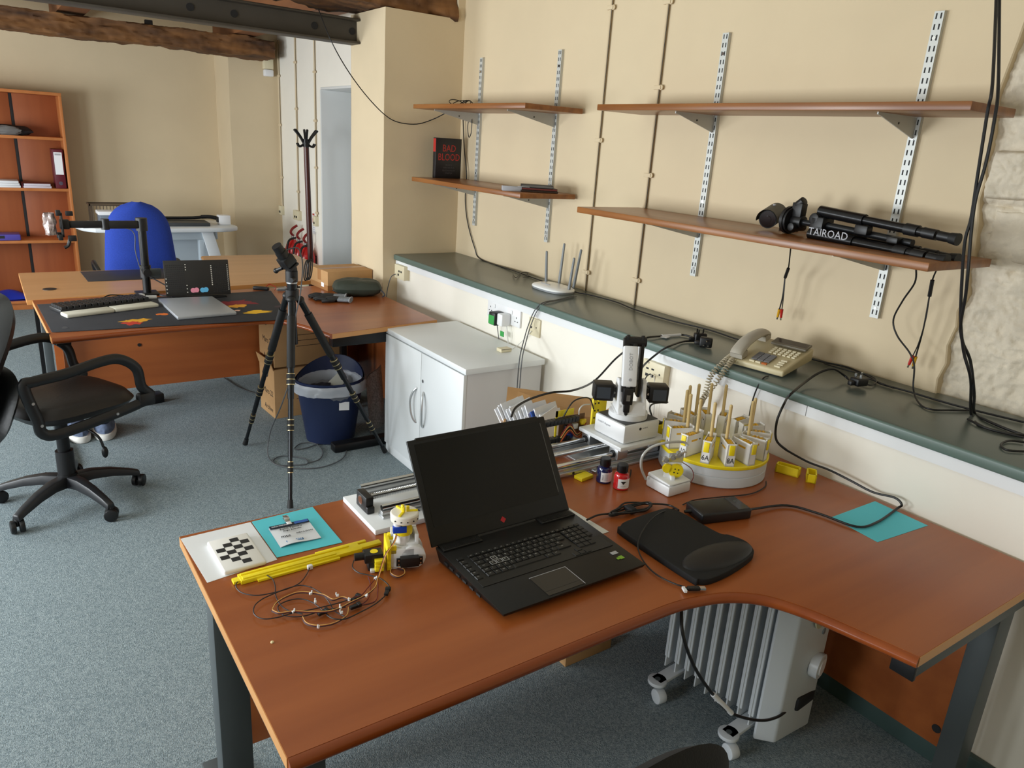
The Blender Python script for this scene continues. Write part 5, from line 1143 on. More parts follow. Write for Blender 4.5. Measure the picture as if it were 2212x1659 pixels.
cable('patch_lead', 'dark patch lead from the data socket to the robot arm', W['data1'], .0026, M_cord)
cable('patch_lead', 'white patch lead hanging from the data socket, the one by the dark lead', W['data2'], .0020, M_wcord)
cable('patch_lead', 'white patch lead hanging from the data socket, the one by the screw', W['data3'], .0020, M_wcord)
# ================================================================== FAR SIDE OF THE ROOM
# ---- white cabinet
cab = thing('white_cabinet', 'white two-door office cabinet under the socket plates', 'cabinet', (1.93, 3.175, 0))
def cp_(mb, n, m, bev=.002, parent=None): return mb.build(n, m, parent or cab, world=True, bev=bev)
M_cab = mat('white_cabinet_laminate', '#e4e8ea', .4); M_cabs = mat('shaded_white_cabinet_side', '#d3d2d2', .45)  # side is the same white, greyed: its shade is put into the colour
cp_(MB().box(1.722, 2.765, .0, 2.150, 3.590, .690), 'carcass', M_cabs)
cp_(MB().box(1.704, 2.748, .692, 2.155, 3.602, .720), 'top', M_cab, .003)
for y0, y1, s_ in ((3.178, 3.592, 1), (2.763, 3.174, -1)):
    d = cp_(MB().box(1.704, y0, .055, 1.7215, y1, .686), 'door', M_cab, .002)
    yh = 3.176 + s_ * .038
    MB().tube([(1.703, yh, .49), (1.690, yh + s_ * .012, .47), (1.680, yh + s_ * .026, .42), (1.682, yh + s_ * .022, .36), (1.690, yh + s_ * .01, .32), (1.703, yh, .30)], .006, n=8, sm=5).build('bow_handle', mat('satin_silver', '#c9cccd', .3, .7), d, world=True)
    if s_ < 0: MB().cyl((1.701, 3.150, .545), (1.705, 3.150, .545), .009, n=14).build('lock', M_chrome, d, world=True)
cp_(MB().box(1.712, 2.77, 0, 1.74, 3.588, .05), 'plinth', M_cab)

# ---- middle desk
cv2 = [(.172, 3.866), (.539, 3.905), (.866, 3.923), (1.08, 3.936), (1.175, 3.926), (1.258, 3.875), (1.314, 3.744), (1.345, 3.627), (1.372, 3.520)]
md = curved_desk('corner_desk', 'beech curved corner desk behind the tripod with the dark desk mat', (1.0, 4.3, 0), [(2.035, 3.62), (2.035, 4.755), (.145, 4.755)], cv2, .73, .027, (M_deskx, M_roll, M_edge))
def mdp(mb, n, m, bev=.002): return mb.build(n, m, md, bev=bev, world=True)
mdp(MB().box(1.400, 3.585, .640, 1.99, 3.64, .702), 'support_beam', M_blkm)
mdp(MB().box(1.90, 3.66, .03, 1.96, 3.71, .70), 'leg', M_blkm); mdp(MB().box(1.73, 4.28, 0, 1.765, 4.32, .70), 'leg', M_blkm)
mdp(MB().box(1.435, 3.66, .0, 2.0, 3.73, .05), 'foot', M_blkm, .01)
mdp(MB().box(.19, 3.91, .682, .25, 4.72, .702), 'support_beam', M_blkm)
mdp(MB().box(.160, 4.50, .03, .198, 4.58, .70), 'leg', M_gry)
mdp(MB().box(.160, 4.05, .0, .198, 4.72, .03), 'foot', M_gry)
p1 = mdp(MB().box(.25, 4.60, .215, 1.98, 4.618, .645), 'modesty_panel', M_desky, .001)
for x in (.26, .60):
    MB().cyl((x + .03, 4.597, .47 if x > .3 else .42), (x + .03, 4.601, .47 if x > .3 else .42), .010, n=12).build('cable_hole', M_slot, p1, world=True)
mdp(MB().box(1.975, 3.75, .09, 1.993, 4.60, .70), 'modesty_panel', M_desky, .001)

# ---- back desk, butted to the middle one
cv3 = [(1.345, 6.128), (1.335, 6.05), (1.31, 5.92), (1.270, 5.78), (1.20, 5.67), (1.08, 5.625), (.86, 5.62), (.50, 5.63), (.118, 5.635)]
bd2 = curved_desk('corner_desk', 'pale beech curved corner desk at the back with a dark writing pad', (1.0, 5.3, 0), [(.120, 4.762), (2.06, 4.98), (2.06, 6.10)], cv3, .73, .027, (M_fard, M_edge, M_edge))
for (x, y) in ((.16, 5.2), (1.98, 5.98)): MB().box(x, y, 0, x + .06, y + .06, .70).build('leg', M_blkm, bd2, world=True)
MB().box(.22, 4.80, .25, 1.9, 4.818, .69).build('modesty_panel', M_desky, bd2, world=True)
MB().cyl((.246, 5.05, .7300), (.246, 5.05, .7325), .036, n=24).build('cable_grommet', M_blk, bd2, world=True)
tag(MB().prism([(.456, 5.595), (.463, 5.236), (.90, 5.236), (.98, 5.60)], .7303, .734).build('writing_pad', mat('dark_blotter', '#2a2b31', .5), bev=.001), 'dark writing pad lying on the back desk', 'desk pad')
ms2 = thing('computer_mouse', 'black computer mouse lying by the curve of the back desk', 'mouse', (1.27, 5.70, .7302), rz=.4)
MB().sphere((0, 0, .004), (.05, .032, .026), 16, 10).build('shell', M_blk, ms2)
# ---- desk mat and its print
tag(MB().prism([(.159, 4.625), (.181, 3.985), (.20, 3.975), (1.25, 3.890), (1.29, 3.905), (1.417, 4.664)], .7303, .7335).build('desk_mat', mat('dark_desk_mat', '#26272d', .75, 0, .15, 6), bev=.001), 'large dark desk mat with coloured splashes on the middle desk', 'desk mat')
dm = bpy.data.objects['desk_mat']
def splash(cx, cy, sx, sy, c_, seed, z=.7337):
    r = random.Random(seed); n = 18
    pts = [(cx + sx * math.cos(2 * PI * i / n) * r.uniform(.45, 1.1), cy + sy * math.sin(2 * PI * i / n) * r.uniform(.45, 1.1)) for i in range(n)]
    MB().prism(pts, z, z + .0004).build('print_splash', mat('splash_' + c_[1:], c_, .7), dm, world=True)
splash(.56, 4.09, .085, .055, '#e0a21e', 1); splash(.53, 4.04, .05, .05, '#c23420', 2, .7338); splash(.70, 4.20, .04, .03, '#dd6f22', 3)
splash(1.13, 4.36, .13, .10, '#7c1420', 4); splash(1.10, 4.28, .07, .05, '#dd9a20', 5, .7339); splash(1.17, 4.10, .085, .05, '#e8b418', 6); splash(1.08, 4.17, .02, .02, '#e6b9a8', 7); splash(.24, 4.05, .02, .03, '#44464c', 8)
splash(1.33, 4.2, .05, .04, '#3a2a30', 9)
# ---- keyboard with wrist rest
kk = thing('mechanical_keyboard', 'black mechanical keyboard on the desk mat', 'keyboard', (.452, 4.475, .7338), rz=math.radians(17))
MB().box(-.235, -.070, 0, .235, .072, .022).build('case', M_blk, kk, bev=.003)
kys = MB()
for r in range(5):
    for c_ in range(15): kys.box(-.228 + c_ * .0305, -.062 + r * .026, .020, -.203 + c_ * .0305, -.041 + r * .026, .036)
tag(kys.build('keycaps', mat('black_keycap', '#1d1d20', .4), kk, bev=.002, seg=1), kind='stuff')
wrs = thing('wrist_rest', 'cream padded wrist rest in front of the mechanical keyboard', 'wrist rest', (.478, 4.345, .7338), rz=math.radians(17))
for x0, x1 in ((-.235, -.001), (.001, .235)): MB().box(x0, -.042, 0, x1, .040, .020).build('pad_half', mat('cream_leatherette', '#d5d2c4', .55), wrs, bev=.007, seg=3)
tag(MB().cbox((0, 0, .012), (.05, .03, .024), T(.66, 4.64, .7338) @ rotm(0, 0, .5)).cbox((.06, -.01, .008), (.06, .022, .016), T(.66, 4.64, .7338) @ rotm(0, 0, -.2)).build('white_adapter', M_wht, bev=.003), 'white adapter block behind the mechanical keyboard', 'adapter')
cable('keyboard_lead', 'black lead curling behind the mechanical keyboard', [(.45, 4.56, .75), (.50, 4.60, .768), (.56, 4.62, .76), (.62, 4.63, .75)], .0035, M_cord)
# ---- silver laptop, perforated stand
sl3 = thing('closed_laptop', 'closed silver laptop on the desk mat', 'laptop', (.89, 4.28, .7338))
MB().prism([(.735, 4.52), (.743, 4.035), (1.045, 4.062), (1.026, 4.505)], .7345, .752).build('shell', mat('silver_laptop', '#b9bdc3', .35, .4), sl3, world=True, bev=.004)
stn = thing('perforated_stand', 'black perforated laptop stand with a pink and a blue sticker', 'laptop stand', (.97, 4.575, .7338), rz=math.radians(-4))
pt = MB().box(-.178, 0, 0, .178, .006, .205).build('panel', mat('matt_black_panel', '#1c1a19', .5), stn, bev=.003)
pt.rotation_euler = (math.radians(-12), 0, 0); pt.location = (0, 0, .012)
def dots(xs, zs, m, name):
    b = MB()
    for x in xs:
        for z in zs: b.box(x - .0028, -.0010, z - .0028, x + .0028, .0002, z + .0028)
    return tag(b.build(name, m, pt), kind='stuff')
dots([-.165 + .010 * i for i in range(10)], [.02 + .012 * i for i in range(14)], M_slot, 'perforations')
dots([.085 + .010 * i for i in range(9)], [.02 + .012 * i for i in range(14)], M_slot, 'perforations')
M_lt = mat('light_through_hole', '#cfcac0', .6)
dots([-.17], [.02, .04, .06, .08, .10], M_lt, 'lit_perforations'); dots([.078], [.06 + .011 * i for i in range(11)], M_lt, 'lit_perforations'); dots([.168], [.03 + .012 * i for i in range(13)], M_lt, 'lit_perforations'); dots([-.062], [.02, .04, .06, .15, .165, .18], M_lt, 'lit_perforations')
for x, c_ in ((-.022, '#e08ba0'), (.030, '#5cb0dc')):
    MB().cyl((x - .009, -.0014, .030), (x - .009, .0002, .030), .014, n=20).cyl((x + .010, -.0016, .032), (x + .010, .0002, .032), .014, n=20).box(x - .018, -.0015, .018, x + .018, .0002, .032).build('sticker', mat('sticker_' + c_[1:], c_, .5), pt)
MB().box(-.15, -.03, 0, .15, .07, .010).build('base', M_blk, stn, bev=.003)
# ---- monitor arm
ma = thing('monitor_stand', 'black monitor arm with an empty bracket clamped to the desk edge', 'monitor arm', (.722, 4.765, .7305))
def mp2(mb, n, m=M_blk, bev=.0, parent=None): return mb.build(n, m, parent or ma, world=True, bev=bev)
mp2(MB().box(.66, 4.70, .7305, .78, 4.83, .742), 'clamp_plate', M_blk, .003)
mp2(MB().cyl((.722, 4.765, .74), (.722, 4.765, 1.165), .0225, n=20), 'pole', M_blkm)
mp2(MB().cyl((.722, 4.765, 1.10), (.722, 4.765, 1.172), .031, n=20), 'collar', M_blk)
mp2(MB().cyl((.722, 4.74, .865), (.722, 4.70, .865), .022, n=14).cyl((.722, 4.765, .83), (.722, 4.765, .90), .030, n=18), 'clamp_knob', M_blk)
mp2(MB().box(.53, 4.735, 1.115, .70, 4.765, 1.158), 'upper_arm', M_blk, .006); mp2(MB().box(.355, 4.735, 1.12, .54, 4.763, 1.158), 'fore_arm', M_blk, .006)
mp2(MB().cyl((.535, 4.75, 1.11), (.535, 4.75, 1.168), .022, n=16), 'elbow', M_blk)
ve = mp2(MB().box(.315, 4.72, 1.115, .36, 4.77, 1.165), 'tilt_head', M_blk, .004)
mp2(MB().box(.322, 4.700, 1.075, .330, 4.80, 1.205).box(.300, 4.69, 1.06, .322, 4.71, 1.09).box(.300, 4.69, 1.19, .322, 4.71, 1.22).box(.300, 4.79, 1.06, .322, 4.81, 1.09).box(.345, 4.69, 1.19, .38, 4.71, 1.215).box(.345, 4.69, 1.055, .385, 4.71, 1.085), 'monitor_bracket', M_blk, .003)
mp2(MB().tube([(.36, 4.73, 1.08), (.345, 4.73, 1.03), (.325, 4.73, 1.015)], .009, n=8, sm=4), 'hand_lever', M_blk)
cable('monitor_lead', 'thin dark lead hanging from the monitor arm to its clamp', W['monc'], .0026, M_gcord)
def bagf(u, v):
    a = 2 * PI * u; z = 1.085 + .115 * v; q = Vector((math.cos(a) * 2, math.sin(a) * 2, z * 25))
    k = 1 + .35 * NZ.noise(q); w_ = .030 * (1 - .35 * abs(v - .5))
    return (.270 + w_ * math.cos(a) * k, 4.745 + .03 * math.sin(a) * k, z)
tag(MB().grid(bagf, 24, 12).build('plastic_bag', mat('crinkled_clear_plastic', '#c9b9b4', .12, .1, .35, 40, vcol='#6d5a58'), sharp=20), 'crinkled clear plastic bag hanging on the monitor bracket', 'bag')
cable('arm_cables', 'loop of dark cables hanging between monitor arm and perforated stand', [(.735, 4.73, .84), (.80, 4.68, .80), (.84, 4.64, .775), (.80, 4.62, .745), (.77, 4.66, .742)], .0040, M_cord)
tag(MB().box(.74, 4.725, .83, .80, 4.745, .885).build('cable_adapter', M_gry, bev=.003), 'grey adapter block held beside the monitor arm pole', 'adapter')

# ---- odds and ends on the middle desk
tool = thing('multimeter_probe', 'black hand tool lying behind the desk mat', 'tool', (1.37, 4.71, .7302), rz=-.7)
MB().box(-.05, -.016, 0, .05, .016, .022).build('handle', M_blk, tool, bev=.006)
cable('red_lead', 'thin red lead curled by the black hand tool', [(1.40, 4.72, .742), (1.43, 4.73, .76), (1.46, 4.70, .745), (1.44, 4.66, .735)], .0025, M_pr)
tag(MB().prism([(1.46, 4.725), (1.62, 4.745), (1.63, 4.66), (1.47, 4.65)], .7303, .7315).build('instruction_leaflet', mat('grey_paper', '#cfcdc6', .7)), 'small grey leaflet lying behind the tripod on the middle desk', 'leaflet')
for i, (x, y, a) in enumerate(((1.52, 4.69, .2), (1.57, 4.70, .12), (1.50, 4.63, -.3))):
    tag(MB().cyl((-.05, 0, .006), (.05, 0, .006), .0055, n=8, M=T(x, y, .7318) @ rotm(0, 0, a)).build('screwdriver', (M_gprint, M_blk, M_gcord)[i]), ('silver pen-like tool lying on the grey leaflet', 'black pen-like tool lying on the grey leaflet', 'grey pen-like tool lying in front of the grey leaflet')[i], 'tool')
kb2 = thing('parcel_box', 'taped cardboard parcel box on the middle desk against the pier', 'box', (1.902, 4.700, .7303), rz=math.radians(4))
MB().box(-.160, -.130, 0, .160, .130, .125).build('carton', M_card, kb2, bev=.003)
MB().box(-.1606, -.028, .055, -.1598, .022, .1256).box(-.16, -.028, .1248, .16, .022, .1258).build('tape', M_tape, kb2)
MB().box(-.1608, -.1305, .0, -.1300, .1305, .035).build('tape', M_tape, kb2)
MB().box(-.1612, -.075, .018, -.1604, -.035, .045).build('label', M_paper, kb2)
bg = thing('cushion_bag', 'dark green padded bag lying in front of the parcel box', 'bag', (1.885, 4.40, .7302), rz=math.radians(-18))
def pil(s_):
    def g(u, v):
        a = -1 + 2 * u; b = -1 + 2 * v; k = (1 - a ** 4) ** .5 * (1 - b ** 4) ** .5
        q = Vector((a * 3, b * 3, s_ * 2))
        return (a * .155 * (1 - .10 * b * b), b * .105 * (1 - .12 * a * a), .052 + s_ * (.050 * k + .008 * k * NZ.noise(q)))
    return g
MB().grid(pil(1), 28, 20).grid(pil(-1), 28, 20).build('bag_body', mat('dark_green_nylon', '#333a31', .6, 0, .1, 12, .1, 90), bg)
MB().tube([(-.15, -.03, .035), (-.10, -.09, .02), (-.06, -.125, .012)], .006, n=8, sm=4).build('zip_pull', M_blk, bg)
MB().tube([(.14, -.08, .05), (.165, -.085, .02), (.15, -.09, .006)], .012, n=8, sm=4, flat=(.012, .004)).build('strap', mat('slate_strap', '#474d5c', .7), bg)
def glove(name, lab, loc, rz):
    t = thing(name, lab, 'glove', loc, rz, group='work gloves on the middle desk')
    m1 = mat('black_glove_coating', '#1f2022', .6); m2 = mat('grey_knit', '#7f858c', .85, 0, .2, 150)
    MB().sphere((-.035, 0, .016), (.055, .040, .016), 16, 8).build('palm', m1, t)
    for i, (dy, ln, a) in enumerate(((-.032, .060, -.25), (-.011, .078, -.08), (.010, .074, .06), (.030, .058, .22))):
        MB().tube([(-.070, dy, .014), (-.095 - ln * .3, dy + math.sin(a) * .03, .017), (-.075 - ln, dy + math.sin(a) * .06, .010)], .0095, n=8, sm=4).build('finger', m1, t)
    MB().tube([(-.02, -.035, .012), (-.05, -.062, .014), (-.085, -.070, .010)], .0105, n=8, sm=4).build('thumb', m1, t)
    MB().tube([(.0, 0, .016), (.04, 0, .016), (.075, 0, .017)], .02, n=14, flat=(.042, .014)).build('cuff', m2, t)
    MB().tube([(.072, .042 * math.cos(a), .017 + .015 * math.sin(a)) for a in [2 * PI * j / 16 for j in range(16)]], .003, n=6, closed=True).build('cuff_hem', mat('pale_grey_hem', '#b3b8bf', .8), t)
glove('work_glove', 'black and grey work glove lying flat on the desk by the green bag', (1.70, 4.24, .7303), math.radians(-38))
glove('work_glove', 'black and grey work glove resting behind its pair by the green bag', (1.705, 4.335, .7303), math.radians(-30))

# ---- tripod with camera in front of the middle desk
tr = thing('camera_tripod', 'tall black tripod with gold collars and a small camera, standing on the carpet', 'tripod', (1.2, 3.52, 0))
def tp_(mb, n, m=M_blk, bev=.0, parent=None): return mb.build(n, m, parent or tr, world=True, bev=bev)
HUB = Vector((1.170, 3.50, .945))
tp_(MB().cyl((1.165, 3.50, .925), (1.165, 3.50, .975), .032, n=18), 'spider', M_blk)
tp_(MB().cyl((1.175, 3.505, .70), (1.165, 3.50, 1.00), .014, n=14).cyl((1.165, 3.5, .975), (1.165, 3.5, 1.005), .024, n=16), 'centre_column', mat('gloss_dark_tube', '#1d2024', .25, .4))
tp_(MB().cyl((1.165, 3.5, 1.005), (1.165, 3.5, 1.012), .026, n=18), 'silver_ring', M_alu)
tp_(MB().cyl((1.165, 3.5, 1.012), (1.165, 3.5, 1.065), .029, n=18).sphere((1.165, 3.5, 1.072), .027).cyl((1.165, 3.47, 1.03), (1.14, 3.44, 1.03), .012, n=12), 'ball_head', M_blk)
Cm = frame((1.150, 3.49, 1.10), (-.42, -.12, .60))
cmr = tp_(MB().cbox((-.012, 0, 0), (.012, .075, .055), Cm), 'quick_plate', M_blk, .003)
tp_(MB().cbox((.02, 0, .0), (.05, .066, .062), Cm), 'camera_body', M_blk, .006)
tp_(MB().cyl((.02, 0, .0), (.075, 0, 0), .030, .027, n=20, M=Cm).cyl((.075, 0, 0), (.11, 0, 0), .024, n=20, M=Cm), 'camera_lens', M_blk)
tp_(MB().cyl((-.01, -.03, -.025), (-.02, -.07, -.04), .009, n=10, M=Cm).sphere((-.022, -.075, -.042), .013, M=Cm), 'pan_knob', M_blk)
M_leg = mat('gloss_dark_tube', '#1d2024', .25, .4)
for (fx, fy), top, upper in (((1.004, 3.126), (1.150, 3.472, .93), .33), ((1.035, 3.981), (1.145, 3.52, .94), .33), ((1.686, 3.541), (1.205, 3.503, .92), .33)):
    a = Vector(top); b = Vector((fx, fy, .012)); d = b - a
    lg_ = tp_(MB().cyl(a, a + d * .48, .0155, n=14), 'leg', M_leg)
    tp_(MB().cyl(a + d * .08, a + d * .33, .0200, n=14), 'foam_grip', M_rub, 0, lg_)
    tp_(MB().cyl(a + d * .48, a + d * .76, .0125, n=12), 'leg_section', M_leg, 0, lg_)
    tp_(MB().cyl(a + d * .76, a + d * .98, .0095, n=12), 'leg_section', M_leg, 0, lg_)
    for s0, r_ in ((.36, .0205), (.58, .0165), (.78, .0135)):
        tp_(MB().cyl(a + d * s0, a + d * (s0 + .05), r_, n=14), 'twist_lock', M_rub, 0, lg_)
        for q in (s0 - .002, s0 + .024, s0 + .049): tp_(MB().cyl(a + d * q, a + d * (q + .0035), r_ + .0006, n=14), 'gold_ring', M_brass, 0, lg_)
    tp_(MB().cyl(a + d * .96, b, .012, .015, n=12), 'rubber_foot', M_rub, 0, lg_)
    tp_(MB().sphere(tuple(a), .021, 12, 8), 'hinge', M_blk, 0, lg_)
cable('camera_lead', 'grey lead running from the tripod camera down to loops on the carpet', W['tripcab'], .0032, M_gcord, n=7)
cl2 = thing('lead_coil', 'small coil of black lead hanging behind the tripod head', 'cable', (1.225, 3.52, 1.03))
for i in range(3): MB().tube([(.012 * i + .026 * math.cos(t2) * .5 + .02, .01 * i, .03 + .045 * math.sin(t2) + .02 * math.cos(t2)) for t2 in [2 * PI * j / 12 for j in range(12)]], .0032, n=6, closed=True, sm=3).build('loop', M_cord, cl2)
cable('floor_lead', 'thin black lead lying on the carpet under the middle desk', W['floorcab'], .0035, M_cord)

# ---- waste bin
bn = thing('waste_bin', 'dark blue waste bin with a white liner, full of rubbish', 'bin', (1.505, 3.90, 0))
M_bin = mat('dark_blue_plastic', '#1d2a4e', .45)
def binw(r0, r1, up, off=0.0):
    def g(u, v):
        a = 2 * PI * u; r = r0 + (r1 - r0) * v
        top = .375 + up * max(0, math.sin(a + .55)) ** 1.5
        return (r * math.cos(a) * 1.06, r * math.sin(a) * .92, .006 + (top - .006) * v + off)
    return g
MB().grid(binw(.132, .185, .085), 48, 8).grid(lambda u, v: binw(.126, .178, .085)(1 - u, v), 48, 8).add([(.132 * math.cos(2 * PI * i / 24) * 1.06, .132 * math.sin(2 * PI * i / 24) * .92, .006) for i in range(24)], [tuple(range(24))]).build('tub', M_bin, bn)
def liner(u, v):
    a = 2 * PI * u; base = .360 + .025 * max(0, math.sin(a + .55)); q = Vector((math.cos(a) * 4, math.sin(a) * 4, v * 2))
    w_ = .010 * NZ.noise(q * 2)
    if v < .5: r = .196 + w_; z = base - .055 + .11 * v + w_
    else: r = (.190 if v < .55 else .168 - (v - .5) * .05) + w_ * .6; z = base + .003 - (v - .5) * .22
    return (r * math.cos(a) * 1.06, r * math.sin(a) * .92, z)
MB().grid(liner, 64, 10).build('liner', mat('translucent_white_liner', '#c6ccd6', .35, trans=.25), bn)
MB().lathe([(.0005, .0), (.150, .002), (.165, .05)], 24, T(0, 0, .25)).build('liner_bottom', mat('grey_rubbish_bag', '#70747c', .5), bn)
MB().box(-.030, -.0014, -.025, .030, .0, .022, T(.02, -.158, .245) @ rotm(math.radians(-14), .12, 0)).build('sticker', M_paper, bn)
for i, (x, y, z, s_, m_, lab) in enumerate(((-.05, -.01, .31, .055, '#33343a', 'crumpled dark wrapper in the waste bin'), (.05, .02, .325, .055, '#d9dcd2', 'white printed carton in the waste bin'), (.10, -.05, .315, .028, '#2b8fd0', 'bright blue cap in the waste bin'), (-.02, .07, .30, .05, '#8b8d92', 'grey crumpled bag in the waste bin'), (.0, -.06, .30, .045, '#2a2d44', 'dark striped wrapper in the waste bin'))):
    if i == 1: o = MB().cbox((0, 0, 0), (.11, .07, .03), T(1.505 + x, 3.90 + y, z) @ rotm(.5, -.4, .5))
    else:
        o = MB()
        def cr_(u, v, x=x, y=y, z=z, s_=s_, i=i):
            a = 2 * PI * u; b = -PI / 2 + PI * v; q = Vector((math.cos(a) * math.cos(b) * 2, math.sin(a) * math.cos(b) * 2, math.sin(b) * 2 + i * 5)); k = s_ * (1 + .35 * NZ.noise(q * 1.4))
            return (1.505 + x + k * math.cos(a) * math.cos(b) * 1.3, 3.90 + y + k * math.sin(a) * math.cos(b), z + k * math.sin(b) * .6)
        o.grid(cr_, 20, 12)
    tag(o.build('rubbish', mat('rubbish_' + m_[1:], m_, .5), sharp=25), lab, 'rubbish')
# ---- archive boxes
def archive(loc, rz, lab, lines):
    t = thing('archive_box', lab, 'archive box', loc, rz)
    a, c, h = .24, .125, .315
    MB().box(-a, -c, 0, a, c, h).build('carton', mat('archive_card', '#b48c5e', .75, 0, .06, 8), t, bev=.002)
    for z in lines: MB().box(-.10, -c - .0008, z, .14, -c, z + .003).build('printed_line', M_slot, t)
    text('lettering', 'niceday', .052, T(.19, -c - .0004, h - .045 if h else .1) @ rotm(PI / 2, 0, 0), M_dkprint, t)
    for i, (s_, z, sz) in enumerate((("Mars 22", .15, .05), ("Archive", .045, .045))): text('lettering', s_, sz, T(-a - .0004, -.02, z) @ rotm(0, 0, -PI / 2) @ rotm(PI / 2, 0, 0), M_dkprint, t)
    MB().cyl((-a - .0008, .0, h - .05), (-a + .001, .0, h - .05), .025, n=18).build('hand_hole', M_slot, t)
    return t
t = archive((1.545, 4.455, 0), math.radians(3), 'brown archive box standing on the carpet, lower of two', (.11, .14, .17))
MB().add([(-.243, -.125, .31), (-.243, .125, .31), (-.262, .118, .375), (-.262, -.118, .375), (-.239, -.125, .31), (-.239, .125, .31), (-.258, .118, .375), (-.258, -.118, .375)], [(0, 1, 2, 3), (7, 6, 5, 4), (0, 4, 5, 1), (1, 5, 6, 2), (2, 6, 7, 3), (3, 7, 4, 0)]).build('flap', M_card, t)
archive((1.55, 4.455, .329), math.radians(3), 'brown archive box stacked on the other under the middle desk', (.12, .155, .19))
# ---- silver bubble wrap
def bub(u, v): return (1.70 + .16 * u + .02 * v, 3.775 + .14 * u + .11 * v + .012 * math.sin(u * 6), .03 + (.30 + .04 * u) * v)
def bub2(u, v): p = bub(u, v); return (p[0] + .004, p[1] + .014, p[2])
tag(MB().grid(bub, 20, 20).grid(bub2, 20, 20).build('bubble_wrap', mat('silver_bubble_wrap', '#c9ced4', .3, .1, .5, 90, 1.0, 110, vcol='#8a929c'), sharp=60), 'sheet of silver bubble wrap leaning behind the waste bin', 'bubble wrap')

# ---- trainers, power block
def shoe(loc, rz, lab):
    t = thing('trainer', lab, 'shoe', loc, rz, group='pair of trainers under the chair')
    MB().sphere((0, 0, .05), (.055, .14, .062), 20, 12).box(-.001, -.001, .03, .001, .001, .04).build('upper', mat('grey_blue_mesh', '#5a6780', .8, 0, .25, 60), t)
    s = [(.060 * math.copysign(abs(math.cos(a)) ** .8, math.cos(a)), .148 * math.sin(a)) for a in [2 * PI * i / 28 for i in range(28)]]
    MB().prism(s, 0, .038).build('sole', mat('white_rubber_sole', '#d8d6d0', .6), t, bev=.008)
    MB().sphere((0, -.06, .095), (.034, .055, .02), 14, 8).build('collar', mat('navy_lining', '#2b3346', .8), t)
shoe((.40, 4.51, 0), math.radians(-6), 'grey-blue trainer with a white sole, the one nearer the power block')
shoe((.262, 4.52, 0), math.radians(8), 'grey-blue trainer with a white sole, half hidden by the chair stem')
pwb = thing('power_block', 'black power supply block on the carpet behind the office chair', 'power block', (.72, 4.92, 0), rz=.2)
MB().box(-.05, -.04, 0, .06, .04, .06).build('case', M_blk, pwb, bev=.005)

# ---- black office chair
oc = thing('office_chair', 'black office chair with loop armrests and a brown-black seat', 'office chair', (.155, 3.665, 0), rz=math.radians(26))
M_seat = mat('brown_black_leather', '#1c1512', .45, 0, .15, 10, .15, 60); M_back = mat('black_leatherette', '#16181a', .38, 0, .1, 8, .1, 80)
def op(mb, n, m, bev=.0, parent=None): return mb.build(n, m, parent or oc, bev=bev)
for k in range(5):
    a = math.radians(-89 + 72 * k); ca_, sa_ = math.cos(a), math.sin(a)
    sp = MB()
    prof = [(.025, .115, .034, .026), (.10, .120, .030, .022), (.18, .108, .026, .019), (.26, .085, .022, .016), (.305, .068, .020, .014)]
    vs = []; fs = []
    for r, z, w_, h_ in prof: vs += [(r, -w_, z - h_), (r, w_, z - h_), (r, w_ * .7, z + h_), (r, -w_ * .7, z + h_)]
    for i in range(len(prof) - 1):
        b0 = i * 4; fs += [(b0 + j, b0 + (j + 1) % 4, b0 + 4 + (j + 1) % 4, b0 + 4 + j) for j in range(4)]
    fs += [(0, 3, 2, 1), (16, 17, 18, 19)]
    s_o = op(sp.add(vs, fs, rotm(0, 0, a)), 'base_spoke', mat('black_nylon_base', '#1d1e21', .45), .006)
    cx_, cy_ = .30 * ca_, .30 * sa_; wa = a + .9
    cs = op(MB().cyl((cx_ - .026 * math.sin(wa), cy_ + .026 * math.cos(wa), .030), (cx_ - .006 * math.sin(wa), cy_ + .006 * math.cos(wa), .030), .029, n=18).cyl((cx_ + .026 * math.sin(wa), cy_ - .026 * math.cos(wa), .030), (cx_ + .006 * math.sin(wa), cy_ - .006 * math.cos(wa), .030), .029, n=18).cyl((cx_, cy_, .03), (cx_, cy_, .065), .010, n=8), 'castor', M_blk, .004, s_o)
op(MB().cyl((0, 0, .09), (0, 0, .15), .042, .040, n=22).cyl((0, 0, .15), (0, 0, .26), .037, n=22), 'column_cover', M_blk)
op(MB().cyl((0, 0, .25), (0, 0, .435), .026, n=18), 'gas_lift', M_blkm)
op(MB().box(-.10, -.09, .425, .12, .09, .455), 'mechanism', M_blk, .01)
op(MB().tube([(.05, -.05, .38), (.09, -.12, .33), (.10, -.14, .27)], .006, n=8, sm=4).sphere((.10, -.145, .255), (.014, .014, .028)), 'height_lever', M_blkm)
st_o = slab((.03, 0, .495), .48, .46, .11, math.radians(90), p=4).build('seat', M_seat, oc)
bk_o = slab((0, 0, 0), .48, .62, .10, 0, p=3.6).build('backrest', M_back, oc)
bk_o.location = (-.345, 0, .745); bk_o.rotation_euler = (math.radians(27), 0, math.radians(90))
sh_o = slab((0, 0, 0), .46, .34, .07, 0, p=3.2).build('back_shell', M_back, oc)
sh_o.location = (-.30, 0, .57); sh_o.rotation_euler = (math.radians(24), 0, math.radians(90))
